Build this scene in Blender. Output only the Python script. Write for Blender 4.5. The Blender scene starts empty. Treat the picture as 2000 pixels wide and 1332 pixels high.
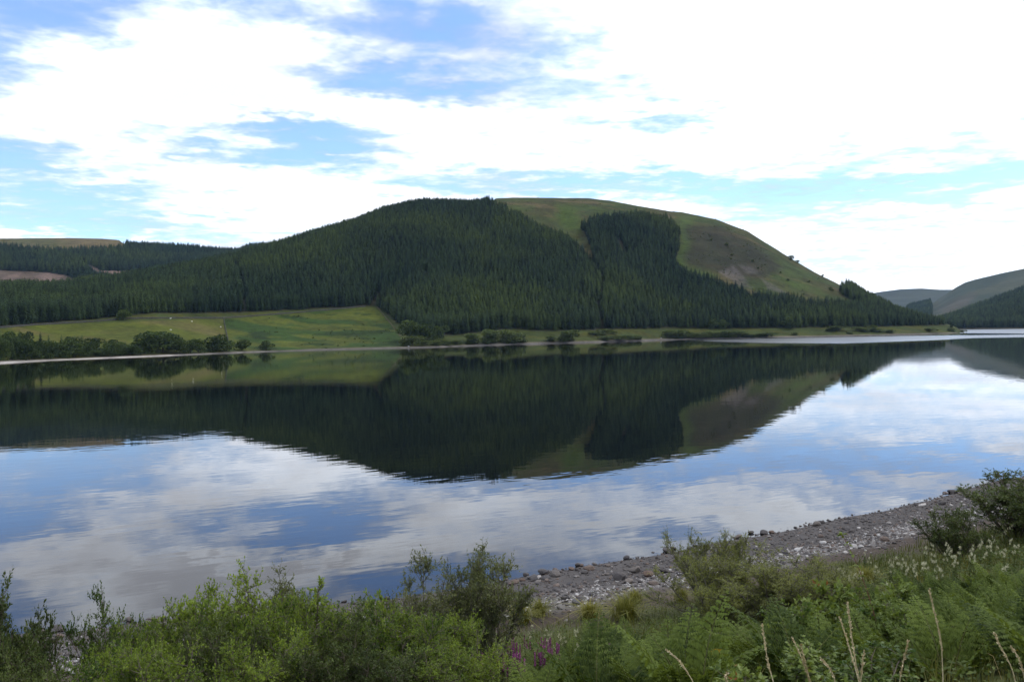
import bpy, math, random
import numpy as np
from mathutils import Matrix, Vector

SC = bpy.context.scene
COL = SC.collection
R = math.radians
RNG = np.random.default_rng(7)

# ------------------------------------------------------------------ camera
CAM_H = 12.0
HAZE = 0.000024
FPX = 1614.0                       # focal length in photograph pixels (2000 wide)
ROLL, PITCH = R(1.03), R(0.71)
cr, sr = math.cos(ROLL), math.sin(ROLL)
cp, sp = math.cos(PITCH), math.sin(PITCH)

cam_data = bpy.data.cameras.new('camera')
cam = bpy.data.objects.new('camera', cam_data)
COL.objects.link(cam)
cam_data.sensor_width = 36.0
cam_data.lens = FPX / 2000 * 36.0
cam_data.clip_start = 0.1
cam_data.clip_end = 30000
cam.matrix_world = Matrix(((cr, sr, 0.0, 0.0),
                           (-sp * sr, sp * cr, -cp, 0.0),
                           (-cp * sr, cp * cr, sp, CAM_H),
                           (0, 0, 0, 1)))
SC.camera = cam

# ------------------------------------------------------------------ render + exposure
SC.render.engine = 'CYCLES'
SC.cycles.use_denoising = True
SC.cycles.max_bounces = 8
SC.cycles.transparent_max_bounces = 8
SC.cycles.volume_bounces = 1
SC.cycles.caustics_reflective = False
SC.view_settings.view_transform = 'Standard'
SC.view_settings.look = 'None'
SC.view_settings.exposure = 0.8
SC.view_settings.gamma = 1.0

# ------------------------------------------------------------------ sun
SUN_AZ, SUN_EL = R(72), R(54)
sun_d = bpy.data.lights.new('sun', 'SUN')
sun_d.energy = 1.1
sun_d.angle = R(14)
sun_d.color = (1.0, 0.96, 0.9)
sun = bpy.data.objects.new('sun', sun_d)
COL.objects.link(sun)
to_sun = Vector((math.sin(SUN_AZ) * math.cos(SUN_EL), math.cos(SUN_AZ) * math.cos(SUN_EL), math.sin(SUN_EL)))
sun.rotation_euler = to_sun.to_track_quat('Z', 'Y').to_euler()
sun.location = (0, 0, 400)


# ------------------------------------------------------------------ photograph pixel <-> direction
def ray(px, py):
    """pixel of the photograph -> (azimuth, tan of elevation)"""
    px = np.asarray(px, float); py = np.asarray(py, float)
    xc = (px - 1000) / FPX; yc = -(py - 666) / FPX
    a = xc * cr + yc * sr
    b = -xc * sr + yc * cr
    fy = cp + sp * b
    fz = -sp + cp * b
    return np.arctan2(a, fy), fz / np.hypot(a, fy)


def proj(az, e):
    """(azimuth, tan elevation) -> pixel"""
    az = np.asarray(az, float); e = np.asarray(e, float)
    X, Y, Z = np.sin(az), np.cos(az), e
    dpt = Y * cp - Z * sp
    b = (Y * sp + Z * cp) / dpt
    a = X / dpt
    xc = a * cr - b * sr
    yc = a * sr + b * cr
    return 1000 + xc * FPX, 666 - yc * FPX


def curve(pts):
    """pixel polyline -> function azimuth -> tan elevation"""
    p = np.array(pts, float)
    az, e = ray(p[:, 0], p[:, 1])
    return lambda q: np.interp(q, az, e)


def vals(pts):
    """(pixel x, value) list -> function of azimuth"""
    p = np.array(pts, float)
    az, _ = ray(p[:, 0], np.full(len(p), 640.0))
    return lambda q: np.interp(q, az, p[:, 1])


def inpoly(x, y, poly):
    x = np.asarray(x, float); y = np.asarray(y, float)
    ins = np.zeros(x.shape, bool)
    n = len(poly)
    for i in range(n):
        x0, y0 = poly[i]; x1, y1 = poly[(i + 1) % n]
        if y0 == y1:
            continue
        c = ((y0 > y) != (y1 > y)) & (x < (x1 - x0) * (y - y0) / (y1 - y0) + x0)
        ins ^= c
    return ins


def polydist(x, y, pts):
    """distance in pixels to a polyline"""
    x = np.asarray(x, float); y = np.asarray(y, float)
    best = np.full(x.shape, 1e9)
    for (x0, y0), (x1, y1) in zip(pts[:-1], pts[1:]):
        dx, dy = x1 - x0, y1 - y0
        t = np.clip(((x - x0) * dx + (y - y0) * dy) / (dx * dx + dy * dy), 0, 1)
        best = np.minimum(best, np.hypot(x - x0 - t * dx, y - y0 - t * dy))
    return best


def sstep(a, b, x):
    t = np.clip((x - a) / (b - a), 0, 1)
    return t * t * (3 - 2 * t)


_perm = np.random.default_rng(3).random((256, 256))


def vnoise(x, y):
    xi = np.floor(x).astype(int); yi = np.floor(y).astype(int)
    fx = x - xi; fy = y - yi
    fx = fx * fx * (3 - 2 * fx); fy = fy * fy * (3 - 2 * fy)
    g = lambda i, j: _perm[i & 255, j & 255]
    return (g(xi, yi) * (1 - fx) + g(xi + 1, yi) * fx) * (1 - fy) + (g(xi, yi + 1) * (1 - fx) + g(xi + 1, yi + 1) * fx) * fy


def fbm(x, y, o=4):
    s = 0; a = 0.5; t = 0
    for k in range(o):
        s = s + a * vnoise(x * 2 ** k + 17.3 * k, y * 2 ** k + 5.1 * k); t += a; a *= 0.5
    return s / t - 0.5


# ------------------------------------------------------------------ world: Nishita sky with a broken cloud sheet
world = bpy.data.worlds.new('World')
SC.world = world
world.use_nodes = True
world.cycles.sampling_method = 'MANUAL'
world.cycles.sample_map_resolution = 512
wt = world.node_tree
wt.nodes.clear()
WN, WL = wt.nodes, wt.links


def wn(t, **k):
    n = WN.new(t)
    for a, v in k.items():
        setattr(n, a, v)
    return n


def wmath(op, a, b=None, c=None, clamp=False):
    n = wn('ShaderNodeMath', operation=op, use_clamp=clamp)
    for i, v in enumerate((a, b, c)):
        if v is None:
            continue
        if isinstance(v, (int, float)):
            n.inputs[i].default_value = v
        else:
            WL.new(v, n.inputs[i])
    return n.outputs[0]


sky = wn('ShaderNodeTexSky', sky_type='NISHITA')
sky.sun_disc = False
sky.sun_elevation = SUN_EL
sky.sun_rotation = SUN_AZ
sky.altitude = 250
sky.air_density = 1.0
sky.dust_density = 0.2
sky.ozone_density = 3.0
tc = wn('ShaderNodeTexCoord')
sep = wn('ShaderNodeSeparateXYZ')
WL.new(tc.outputs['Generated'], sep.inputs[0])
dx, dy, dz = sep.outputs
# cloud sheet overhead: direction -> point of a flat layer one unit up
zc = wmath('MAXIMUM', wmath('ABSOLUTE', dz), 0.0)
zc = wmath('ADD', zc, 0.055)
cx = wmath('DIVIDE', dx, zc)
cy = wmath('DIVIDE', dy, zc)
comb = wn('ShaderNodeCombineXYZ')
WL.new(cx, comb.inputs[0]); WL.new(cy, comb.inputs[1])
layer = comb.outputs[0]
# azimuth / elevation in degrees for the large openings of blue
azn = wmath('MULTIPLY', wmath('ARCTAN2', dx, dy), 180 / math.pi)
eln = wmath('MULTIPLY', wmath('ARCSINE', dz), 180 / math.pi)


def wnoise(vec, scale, detail=5.0, rough=0.55, dist=0.0):
    n = wn('ShaderNodeTexNoise')
    n.inputs['Scale'].default_value = scale
    n.inputs['Detail'].default_value = detail
    n.inputs['Roughness'].default_value = rough
    n.inputs['Distortion'].default_value = dist
    WL.new(vec, n.inputs['Vector'])
    return n


def wmap(vec, loc=(0, 0, 0), rot=(0, 0, 0), scale=(1, 1, 1), vt='POINT'):
    m = wn('ShaderNodeMapping', vector_type=vt)
    m.inputs['Location'].default_value = loc
    m.inputs['Rotation'].default_value = rot
    m.inputs['Scale'].default_value = scale
    WL.new(vec, m.inputs['Vector'])
    return m.outputs[0]


# warp of the openings
warp = wnoise(wmap(layer, scale=(0.9, 1.4, 1)), 1.5, 3, 0.6)
wsep = wn('ShaderNodeSeparateColor'); WL.new(warp.outputs['Color'], wsep.inputs[0])
warp2 = wnoise(wmap(layer, loc=(7, 3, 0), scale=(1.0, 0.9, 1)), 6.0, 3, 0.6)
wsep2 = wn('ShaderNodeSeparateColor'); WL.new(warp2.outputs['Color'], wsep2.inputs[0])
azw = wmath('ADD', wmath('MULTIPLY_ADD', wmath('SUBTRACT', wsep.outputs[0], 0.5), 11.0, azn), wmath('MULTIPLY', wmath('SUBTRACT', wsep2.outputs[0], 0.5), 7.0))
elw = wmath('ADD', wmath('MULTIPLY_ADD', wmath('SUBTRACT', wsep.outputs[1], 0.5), 3.6, eln), wmath('MULTIPLY', wmath('SUBTRACT', wsep2.outputs[1], 0.5), 3.6))
comb2 = wn('ShaderNodeCombineXYZ')
WL.new(azw, comb2.inputs[0]); WL.new(elw, comb2.inputs[1])
ae = comb2.outputs[0]

# (pixel x, pixel y, half width px, half height px, tilt degrees, strength): openings (+) and thick cloud (-)
OPEN = [
    (50, 15, 190, 60, 0.9), (-70, 150, 130, 110, 0.7), (0, 320, 110, 50, 0.75), (-10, 300, 200, 20, 0.3), (40, 418, 250, 45, 0.8),
    (850, 50, 230, 60, 0.85), (560, 30, 300, 36, 0.42), (690, 140, 190, 34, 0.7), (860, 165, 180, 40, 0.6), (960, 190, 160, 40, 0.45),
    (560, 262, 230, 36, 0.85), (640, 300, 190, 36, 0.8), (370, 300, 150, 26, 0.55), (240, 385, 240, 26, 0.45), (880, 352, 230, 26, 0.5),
    (1210, 185, 170, 60, 0.62), (1330, 205, 130, 26, 0.55), (1050, 110, 170, 50, 0.5), (1290, 252, 110, 20, 0.6), (1400, 232, 90, 16, 0.4),
    (1160, 365, 260, 26, 0.72), (1440, 372, 280, 30, 0.68), (1800, 368, 380, 30, 0.72), (1530, 415, 170, 20, 0.5), (1960, 330, 200, 26, 0.4),
    (1650, 518, 220, 22, 0.7), (300, 452, 240, 30, 0.5), (1620, 300, 260, 24, 0.35), (1900, 290, 160, 24, 0.3), (1750, 440, 260, 26, 0.3),
    (1680, 105, 600, 120, -0.9), (1650, 262, 460, 40, -0.2), (330, 130, 380, 80, -0.42), (620, 215, 400, 34, -0.4), (250, 230, 260, 60, -0.3),
    (850, 300, 230, 28, -0.25), (560, 400, 300, 36, -0.3), (1800, 545, 240, 26, -0.5), (455, 288, 90, 20, -0.45), (1220, 225, 90, 24, -0.3),
]
acc = None
for (bx, by, hw, hh, s) in OPEN:
    a0, e0 = ray(bx, by)
    a0 = math.degrees(float(a0)); e0 = math.degrees(math.atan(float(e0)))
    k = 180 / math.pi / FPX
    vm = wn('ShaderNodeVectorMath', operation='MULTIPLY_ADD')
    WL.new(ae, vm.inputs[0])
    sx, sy = 1 / (hw * k * 1.2), 1 / (hh * k * 1.2)
    vm.inputs[1].default_value = (sx, sy, 0)
    vm.inputs[2].default_value = (-a0 * sx, -e0 * sy, 0)
    v = vm.outputs[0]
    g = wn('ShaderNodeTexGradient', gradient_type='SPHERICAL')
    WL.new(v, g.inputs[0])
    acc = wmath('MULTIPLY_ADD', g.outputs['Fac'], s, acc if acc is not None else 0.0)
# fine fibres and puffs of the cloud sheet
f1 = wnoise(wmap(layer, rot=(0, 0, R(-18)), scale=(0.75, 0.8, 1)), 2.6, 6, 0.62, 0.35).outputs['Fac']
f2 = wnoise(wmap(layer, loc=(3, 9, 0), rot=(0, 0, R(-25)), scale=(0.8, 0.95, 1)), 8.0, 4, 0.6, 0.2).outputs['Fac']
f3 = wnoise(wmap(layer, loc=(11, 2, 0)), 0.7, 2, 0.5).outputs['Fac']
blue = wmath('ADD', wmath('MULTIPLY', acc, 1.0), wmath('MULTIPLY_ADD', wmath('SUBTRACT', f1, 0.5), 1.8, 0.07))
blue = wmath('MULTIPLY_ADD', wmath('SUBTRACT', f2, 0.5), 1.2, blue)
blue = wmath('MULTIPLY_ADD', wmath('SUBTRACT', f3, 0.5), 0.25, blue)
mr = wn('ShaderNodeMapRange', interpolation_type='SMOOTHSTEP')
WL.new(blue, mr.inputs['Value'])
mr.inputs['From Min'].default_value = -0.30
mr.inputs['From Max'].default_value = 1.02
mr.inputs['To Min'].default_value = 1.0
mr.inputs['To Max'].default_value = 0.2
cover = mr.outputs[0]
# cloud brightness: thin cloud bright, thick cloud a little greyer
mr2 = wn('ShaderNodeMapRange', interpolation_type='SMOOTHSTEP')
gsum = wmath('MULTIPLY_ADD', f1, 0.5, wmath('MULTIPLY_ADD', f3, 0.6, wmath('MULTIPLY', f2, 0.25)))
thick = wmath('MAXIMUM', wmath('MULTIPLY', acc, -1.0), 0.0)
WL.new(wmath('MULTIPLY_ADD', wmath('MAXIMUM', wmath('SUBTRACT', thick, 0.3), 0.0), -0.75, gsum), mr2.inputs['Value'])
mr2.inputs['From Min'].default_value = 0.44
mr2.inputs['From Max'].default_value = 0.80
mr2.inputs['To Min'].default_value = 0.0
mr2.inputs['To Max'].default_value = 1.0
ccol = wn('ShaderNodeMix', data_type='RGBA')
WL.new(mr2.outputs[0], ccol.inputs[0])
CLOUD = 1.2
ccol.inputs[6].default_value = (6.667 * CLOUD * 0.49, 6.667 * CLOUD * 0.51, 6.667 * CLOUD * 0.565, 1)
ccol.inputs[7].default_value = (6.667 * CLOUD * 0.94, 6.667 * CLOUD, 6.667 * CLOUD * 1.09, 1)
# sky colour (Nishita), a touch brighter than at strength 0.1
skyc = wn('ShaderNodeMix', data_type='RGBA', blend_type='MULTIPLY')
skyc.inputs[0].default_value = 1.0
WL.new(sky.outputs[0], skyc.inputs[6])
skyc.inputs[7].default_value = (0.82, 0.93, 1.15, 1)
mix = wn('ShaderNodeMix', data_type='RGBA')
WL.new(cover, mix.inputs[0])
WL.new(skyc.outputs[2], mix.inputs[6])
thin = wn('ShaderNodeVectorMath', operation='SCALE')      # thin cloud is dimmer than thick cloud
WL.new(ccol.outputs[2], thin.inputs[0]); WL.new(cover, thin.inputs['Scale'])
WL.new(thin.outputs[0], mix.inputs[7])
bg = wn('ShaderNodeBackground')
bg.inputs['Strength'].default_value = 0.15
WL.new(mix.outputs[2], bg.inputs['Color'])
wo = wn('ShaderNodeOutputWorld')
WL.new(bg.outputs[0], wo.inputs['Surface'])


# ------------------------------------------------------------------ mesh + object helpers
def build_mesh(name, V, quads=None, tris=None, smooth=False, mats=None):
    V = np.asarray(V, np.float32)
    me = bpy.data.meshes.new(name)
    nq = 0 if quads is None else len(quads)
    nt = 0 if tris is None else len(tris)
    me.vertices.add(len(V)); me.vertices.foreach_set('co', V.ravel())
    idx = []
    if nq: idx.append(np.asarray(quads, np.int32).ravel())
    if nt: idx.append(np.asarray(tris, np.int32).ravel())
    idx = np.concatenate(idx) if idx else np.zeros(0, np.int32)
    me.loops.add(len(idx)); me.loops.foreach_set('vertex_index', idx)
    me.polygons.add(nq + nt)
    ls = np.concatenate([np.arange(nq) * 4, nq * 4 + np.arange(nt) * 3]).astype(np.int32)
    me.polygons.foreach_set('loop_start', ls)
    if smooth:
        me.polygons.foreach_set('use_smooth', np.ones(nq + nt, bool))
    me.update(calc_edges=True)
    me.validate()
    return me


def attr(me, name, data, typ='FLOAT', dom='POINT'):
    a = me.attributes.new(name, typ, dom)
    d = np.asarray(data, np.float32)
    if typ == 'FLOAT':
        a.data.foreach_set('value', d.ravel())
    elif typ == 'FLOAT_COLOR':
        if d.shape[1] == 3:
            d = np.concatenate([d, np.ones((len(d), 1), np.float32)], 1)
        a.data.foreach_set('color', d.ravel())
    elif typ == 'FLOAT_VECTOR':
        a.data.foreach_set('vector', d.ravel())


def link(name, me, mat=None, parent=None, loc=None):
    o = bpy.data.objects.new(name, me)
    COL.objects.link(o)
    if mat is not None and me is not None and len(me.materials) == 0:
        me.materials.append(mat)
    if parent is not None:
        o.parent = parent
    if loc is not None:
        o.location = loc
    return o


def tag(o, label, cat, group=None, kind=None):
    o['label'] = label
    o['category'] = cat
    if group: o['group'] = group
    if kind: o['kind'] = kind
    return o


def structure(o):
    o['kind'] = 'structure'
    return o


def thing(name, label, cat, loc=(0, 0, 0), rz=0.0, sc=1.0, group=None):
    o = bpy.data.objects.new(name, None)
    COL.objects.link(o)
    o.empty_display_size = 0.3
    o.location = loc
    o.rotation_euler = (0, 0, rz)
    o.scale = (sc, sc, sc) if np.isscalar(sc) else sc
    return tag(o, label, cat, group)


def place_copy(name, meshes, label, cat, loc, rz, sc, group=None, rot=None):
    """a thing whose parts share mesh data: meshes = [(part name, mesh), ...]"""
    t = thing(name, label, cat, loc, rz, sc, group)
    if rot is not None:
        t.rotation_euler = rot
    for pn, me in meshes:
        link(pn, me, None, t)
    return t


# ------------------------------------------------------------------ material helpers
def material(name):
    m = bpy.data.materials.new(name)
    m.use_nodes = True
    nt = m.node_tree
    b = nt.nodes['Principled BSDF']
    return m, nt, b


def nd(nt, t, **k):
    n = nt.nodes.new(t)
    for a, v in k.items():
        setattr(n, a, v)
    return n


def noise_node(nt, scale, detail=4, rough=0.55, coord='Object', mscale=None, vec=None):
    n = nd(nt, 'ShaderNodeTexNoise')
    n.inputs['Scale'].default_value = scale
    n.inputs['Detail'].default_value = detail
    n.inputs['Roughness'].default_value = rough
    if vec is None:
        t = nd(nt, 'ShaderNodeTexCoord')
        vec = t.outputs[coord]
    if mscale is not None:
        mp = nd(nt, 'ShaderNodeMapping')
        mp.inputs['Scale'].default_value = mscale
        nt.links.new(vec, mp.inputs['Vector'])
        vec = mp.outputs[0]
    nt.links.new(vec, n.inputs['Vector'])
    return n


def ramp(nt, fac, stops):
    r = nd(nt, 'ShaderNodeValToRGB')
    el = r.color_ramp.elements
    while len(el) < len(stops):
        el.new(0.5)
    for e, (p, c) in zip(el, stops):
        e.position = p
        e.color = (*c, 1) if len(c) == 3 else c
    nt.links.new(fac, r.inputs[0])
    return r.outputs[0]


def mixc(nt, fac, a, b, blend='MIX'):
    m = nd(nt, 'ShaderNodeMix', data_type='RGBA', blend_type=blend)
    for i, v in ((0, fac), (6, a), (7, b)):
        if isinstance(v, (int, float)):
            m.inputs[i].default_value = v
        elif isinstance(v, tuple):
            m.inputs[i].default_value = (*v, 1) if len(v) == 3 else v
        else:
            nt.links.new(v, m.inputs[i])
    return m.outputs[2]


def mth(nt, op, a, b=None, c=None, clamp=False):
    n = nd(nt, 'ShaderNodeMath', operation=op, use_clamp=clamp)
    for i, v in enumerate((a, b, c)):
        if v is None: continue
        if isinstance(v, (int, float)): n.inputs[i].default_value = v
        else: nt.links.new(v, n.inputs[i])
    return n.outputs[0]


def bump(nt, b, h, strength, dist):
    n = nd(nt, 'ShaderNodeBump')
    n.inputs['Strength'].default_value = strength
    n.inputs['Distance'].default_value = dist
    nt.links.new(h, n.inputs['Height'])
    nt.links.new(n.outputs[0], b.inputs['Normal'])
    return n


def cover_material(name, fine, coarse, strength=0.55, bdist=0.6):
    """terrain: ground-cover colour stored per vertex, broken up by noise"""
    m, nt, b = material(name)
    a = nd(nt, 'ShaderNodeAttribute', attribute_name='cover')
    n1 = noise_node(nt, coarse, 6, 0.65)
    n2 = noise_node(nt, fine, 5, 0.7)
    f = mth(nt, 'ADD', mth(nt, 'MULTIPLY', n1.outputs['Fac'], 0.55), mth(nt, 'MULTIPLY', n2.outputs['Fac'], 0.45))
    v = ramp(nt, f, [(0.3, (1 - strength,) * 3), (0.5, (1.0,) * 3), (0.72, (1 + strength,) * 3)])
    c = mixc(nt, 1.0, a.outputs['Color'], v, 'MULTIPLY')
    nt.links.new(c, b.inputs['Base Color'])
    b.inputs['Roughness'].default_value = 0.95
    b.inputs['Specular IOR Level'].default_value = 0.1
    bump(nt, b, f, 0.6, bdist)
    return m


def leaf_material(name, dark, light, trans=0.35, rough=0.5, hue_tip=None, spec=0.14, rv=0.3):
    """leaves: colour from a per-leaf tint, light shining through"""
    m, nt, b = material(name)
    a = nd(nt, 'ShaderNodeAttribute', attribute_name='tint')
    oi = nd(nt, 'ShaderNodeObjectInfo')
    t = mth(nt, 'ADD', a.outputs['Fac'], mth(nt, 'MULTIPLY_ADD', oi.outputs['Random'], rv, -rv / 2))
    mid = tuple((x + y) / 2 for x, y in zip(dark, light))
    stops = [(0.05, dark), (0.5, mid), (0.93, light)]
    if hue_tip: stops.append((0.99, hue_tip))
    c = ramp(nt, t, stops)
    nt.links.new(c, b.inputs['Base Color'])
    b.inputs['Roughness'].default_value = rough
    b.inputs['Specular IOR Level'].default_value = spec
    tr = nd(nt, 'ShaderNodeBsdfTranslucent')
    c2 = mixc(nt, 1.0, c, (1.15, 1.1, 0.6), 'MULTIPLY')
    nt.links.new(c2, tr.inputs['Color'])
    ms = nd(nt, 'ShaderNodeMixShader')
    ms.inputs[0].default_value = trans
    nt.links.new(b.outputs[0], ms.inputs[1])
    nt.links.new(tr.outputs[0], ms.inputs[2])
    nt.links.new(ms.outputs[0], nt.nodes['Material Output'].inputs['Surface'])
    return m


def plain_material(name, c0, c1, scale=8.0, rough=0.85, spec=0.2, bs=0.3, bd=0.02):
    m, nt, b = material(name)
    n = noise_node(nt, scale, 5, 0.6)
    oi = nd(nt, 'ShaderNodeObjectInfo')
    c = ramp(nt, mth(nt, 'ADD', n.outputs['Fac'], mth(nt, 'MULTIPLY_ADD', oi.outputs['Random'], 0.3, -0.15)), [(0.25, c0), (0.75, c1)])
    nt.links.new(c, b.inputs['Base Color'])
    b.inputs['Roughness'].default_value = rough
    b.inputs['Specular IOR Level'].default_value = spec
    bump(nt, b, n.outputs['Fac'], bs, bd)
    return m

# ================================================================== THE FAR LANDSCAPE
# ---- the hill across the loch -----------------------------------------------------
A_shore = curve([(-500, 733), (-200, 719), (0, 710), (100, 704), (300, 696), (480, 688.5), (600, 684.5), (780, 680), (830, 679),
                 (1000, 673), (1150, 669), (1320, 663.5), (1500, 660), (1640, 657), (1760, 654), (1850, 651), (1900, 649.5), (2100, 646)])
A_base = curve([(-500, 655), (0, 637), (100, 630), (180, 624), (250, 617), (300, 613), (440, 611), (520, 608), (640, 602), (735, 597),
                (800, 606), (880, 632), (960, 644), (1000, 642), (1100, 645), (1200, 642), (1300, 641), (1400, 642), (1500, 641), (1600, 639),
                (1700, 638), (1800, 636), (1850, 636), (1900, 648.5), (2100, 646)])
A_baseD = vals([(-500, 170), (0, 165), (250, 175), (440, 190), (735, 230), (880, 110), (960, 62), (1100, 48), (1400, 48), (1845, 55), (1900, 30), (2100, 30)])
# ground under the trees along the skyline
A_ridge = curve([(-500, 605), (-200, 585), (0, 578), (140, 573), (160, 566), (280, 552), (340, 540), (455, 514), (525, 495), (600, 473), (700, 441),
                 (750, 420), (830, 405), (880, 405), (915, 407), (940, 405), (954, 400), (968, 388), (1000, 386), (1150, 387.5), (1190, 392), (1250, 403), (1310, 413),
                 (1330, 414), (1400, 429), (1460, 452), (1540, 502), (1600, 537), (1645, 559), (1700, 589), (1740, 607), (1800, 622), (1850, 633),
                 (1900, 648), (2100, 646)])
A_ridgeD = vals([(-500, 800), (0, 880), (440, 1060), (830, 1230), (1100, 1300), (1320, 1350), (1540, 1300), (1645, 1260), (1740, 1190), (1850, 1100), (1900, 1060), (2100, 1060)])
GULLY = [(1100, 430), (1138, 478), (1160, 525), (1180, 560), (1170, 600), (1176, 645)]


def A_params(az):
    Ds = -CAM_H / A_shore(az)
    Db = Ds + A_baseD(az)
    Dr = np.maximum(A_ridgeD(az), Db + 40)
    return Ds, Db, A_base(az), Dr, A_ridge(az)


def A_height(az, d):
    az = np.asarray(az, float); d = np.asarray(d, float)
    Ds, Db, eb, Dr, er = A_params(az)
    es = -CAM_H / Ds
    t1 = np.clip((d - Ds) / (Db - Ds), 0, 1)
    t2 = np.clip((d - Db) / (Dr - Db), 0, 1)
    e = es + (eb - es) * (0.75 * t1 + 0.25 * t1 ** 2) + (er - eb) * (1 - (1 - t2) ** 1.55)
    z = CAM_H + e * d
    z = np.where(d < Ds, -(Ds - d) * 0.12, z)
    over = np.maximum(d - Dr, 0)
    z = z - 0.0011 * over ** 2
    X = d * np.sin(az); Y = d * np.cos(az)
    w = sstep(0, 60, d - Ds)
    z = z + w * (fbm(X / 90, Y / 90, 4) * 7.0 * (1 - t2 ** 4) * (0.3 + 0.7 * t2) + fbm(X / 18 + 9, Y / 18, 3) * 1.2)
    px, py = proj(az, e)
    gd = polydist(px, py, GULLY)
    z = z - w * 7.0 * np.exp(-(gd / 16) ** 2) * (t2 > 0)
    # the point at the right end runs out into the loch
    endf = sstep(1862, 1896, px)
    z = z * (1 - endf) + (-1.5) * endf
    return z


# ground colours (ground cover, not light)
C_FLOOR = np.array((0.030, 0.028, 0.016))
C_PAST = np.array((0.054, 0.064, 0.007))
C_PASTG = np.array((0.022, 0.043, 0.006))
C_MARGIN = np.array((0.034, 0.044, 0.01))
C_MOOR = np.array((0.037, 0.037, 0.008))
C_MOORG = np.array((0.029, 0.041, 0.007))
C_HEATH = np.array((0.018, 0.016, 0.0085))
C_SCREE = np.array((0.0845, 0.0728, 0.0676))
C_TAN = np.array((0.0910, 0.0686, 0.0280))
C_GRAVEL = np.array((0.2640, 0.2400, 0.2160))
C_MUD = np.array((0.105, 0.085, 0.060))

FOREST_A = [(-700, 664), (0, 637), (100, 630), (180, 624), (250, 616), (300, 612), (440, 611), (520, 608), (640, 602), (735, 597),
            (760, 617), (790, 640), (850, 657), (900, 653), (960, 646), (1000, 642), (1040, 646), (1100, 646), (1200, 643), (1300, 641), (1400, 642), (1500, 641),
            (1600, 639), (1700, 638), (1800, 636), (1848, 635),
            (1840, 629), (1800, 618), (1740, 603), (1700, 606), (1640, 603), (1560, 597), (1480, 585), (1420, 568), (1370, 548), (1322, 530),
            (1318, 515), (1325, 490), (1327, 458), (1304, 434), (1250, 428), (1165, 434), (1136, 446), (1150, 470), (1160, 500), (1150, 512), (1125, 487), (1100, 470), (1050, 446), (985, 415), (958, 404),
            (950, 380), (700, 380), (-700, 500)]
CLUMP = [(1642, 570), (1662, 566), (1690, 578), (1745, 600), (1740, 608), (1700, 606), (1665, 590)]
RIDES = [([(457, 528), (470, 545), (478, 575), (480, 614)], 4.5), ([(1140, 480), (1160, 525), (1180, 560), (1170, 600), (1176, 645)], 4.0),
         ([(1205, 470), (1225, 500)], 5.0), ([(1260, 470), (1240, 500)], 4.0)]
HEATH = [(1335, 440), (1420, 440), (1490, 480), (1530, 520), (1500, 545), (1440, 545), (1400, 535), (1345, 520)]
SCREES = [[(1400, 530), (1432, 520), (1445, 545), (1470, 562), (1440, 558)], [(1425, 515), (1437, 520), (1462, 552), (1450, 550)],
          [(1443, 516), (1470, 522), (1485, 534), (1460, 533)], [(1490, 545), (1520, 562), (1545, 578), (1500, 565)]]
GREENS = [[(1322, 420), (1350, 425), (1345, 520), (1400, 540), (1390, 556), (1325, 530)], [(1500, 525), (1560, 545), (1600, 565), (1540, 565)],
          [(1090, 400), (1130, 410), (1130, 455), (1095, 450)], [(985, 400), (1040, 410), (1000, 415)]]
PAST_L = [(-600, 680), (0, 644), (60, 634), (180, 632), (290, 627), (437, 624), (447, 700), (-600, 760)]
PAST_R = [(437, 624), (640, 606), (735, 599), (782, 660), (800, 690), (447, 700)]


def soft(px, py, poly, w=4.0):
    ins = inpoly(px, py, poly)
    dd = polydist(px, py, poly + [poly[0]])
    return np.clip(0.5 + np.where(ins, dd, -dd) / (2 * w), 0, 1)


def lerp(c, col, f):
    return c + (col - c) * f[:, None]


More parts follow.
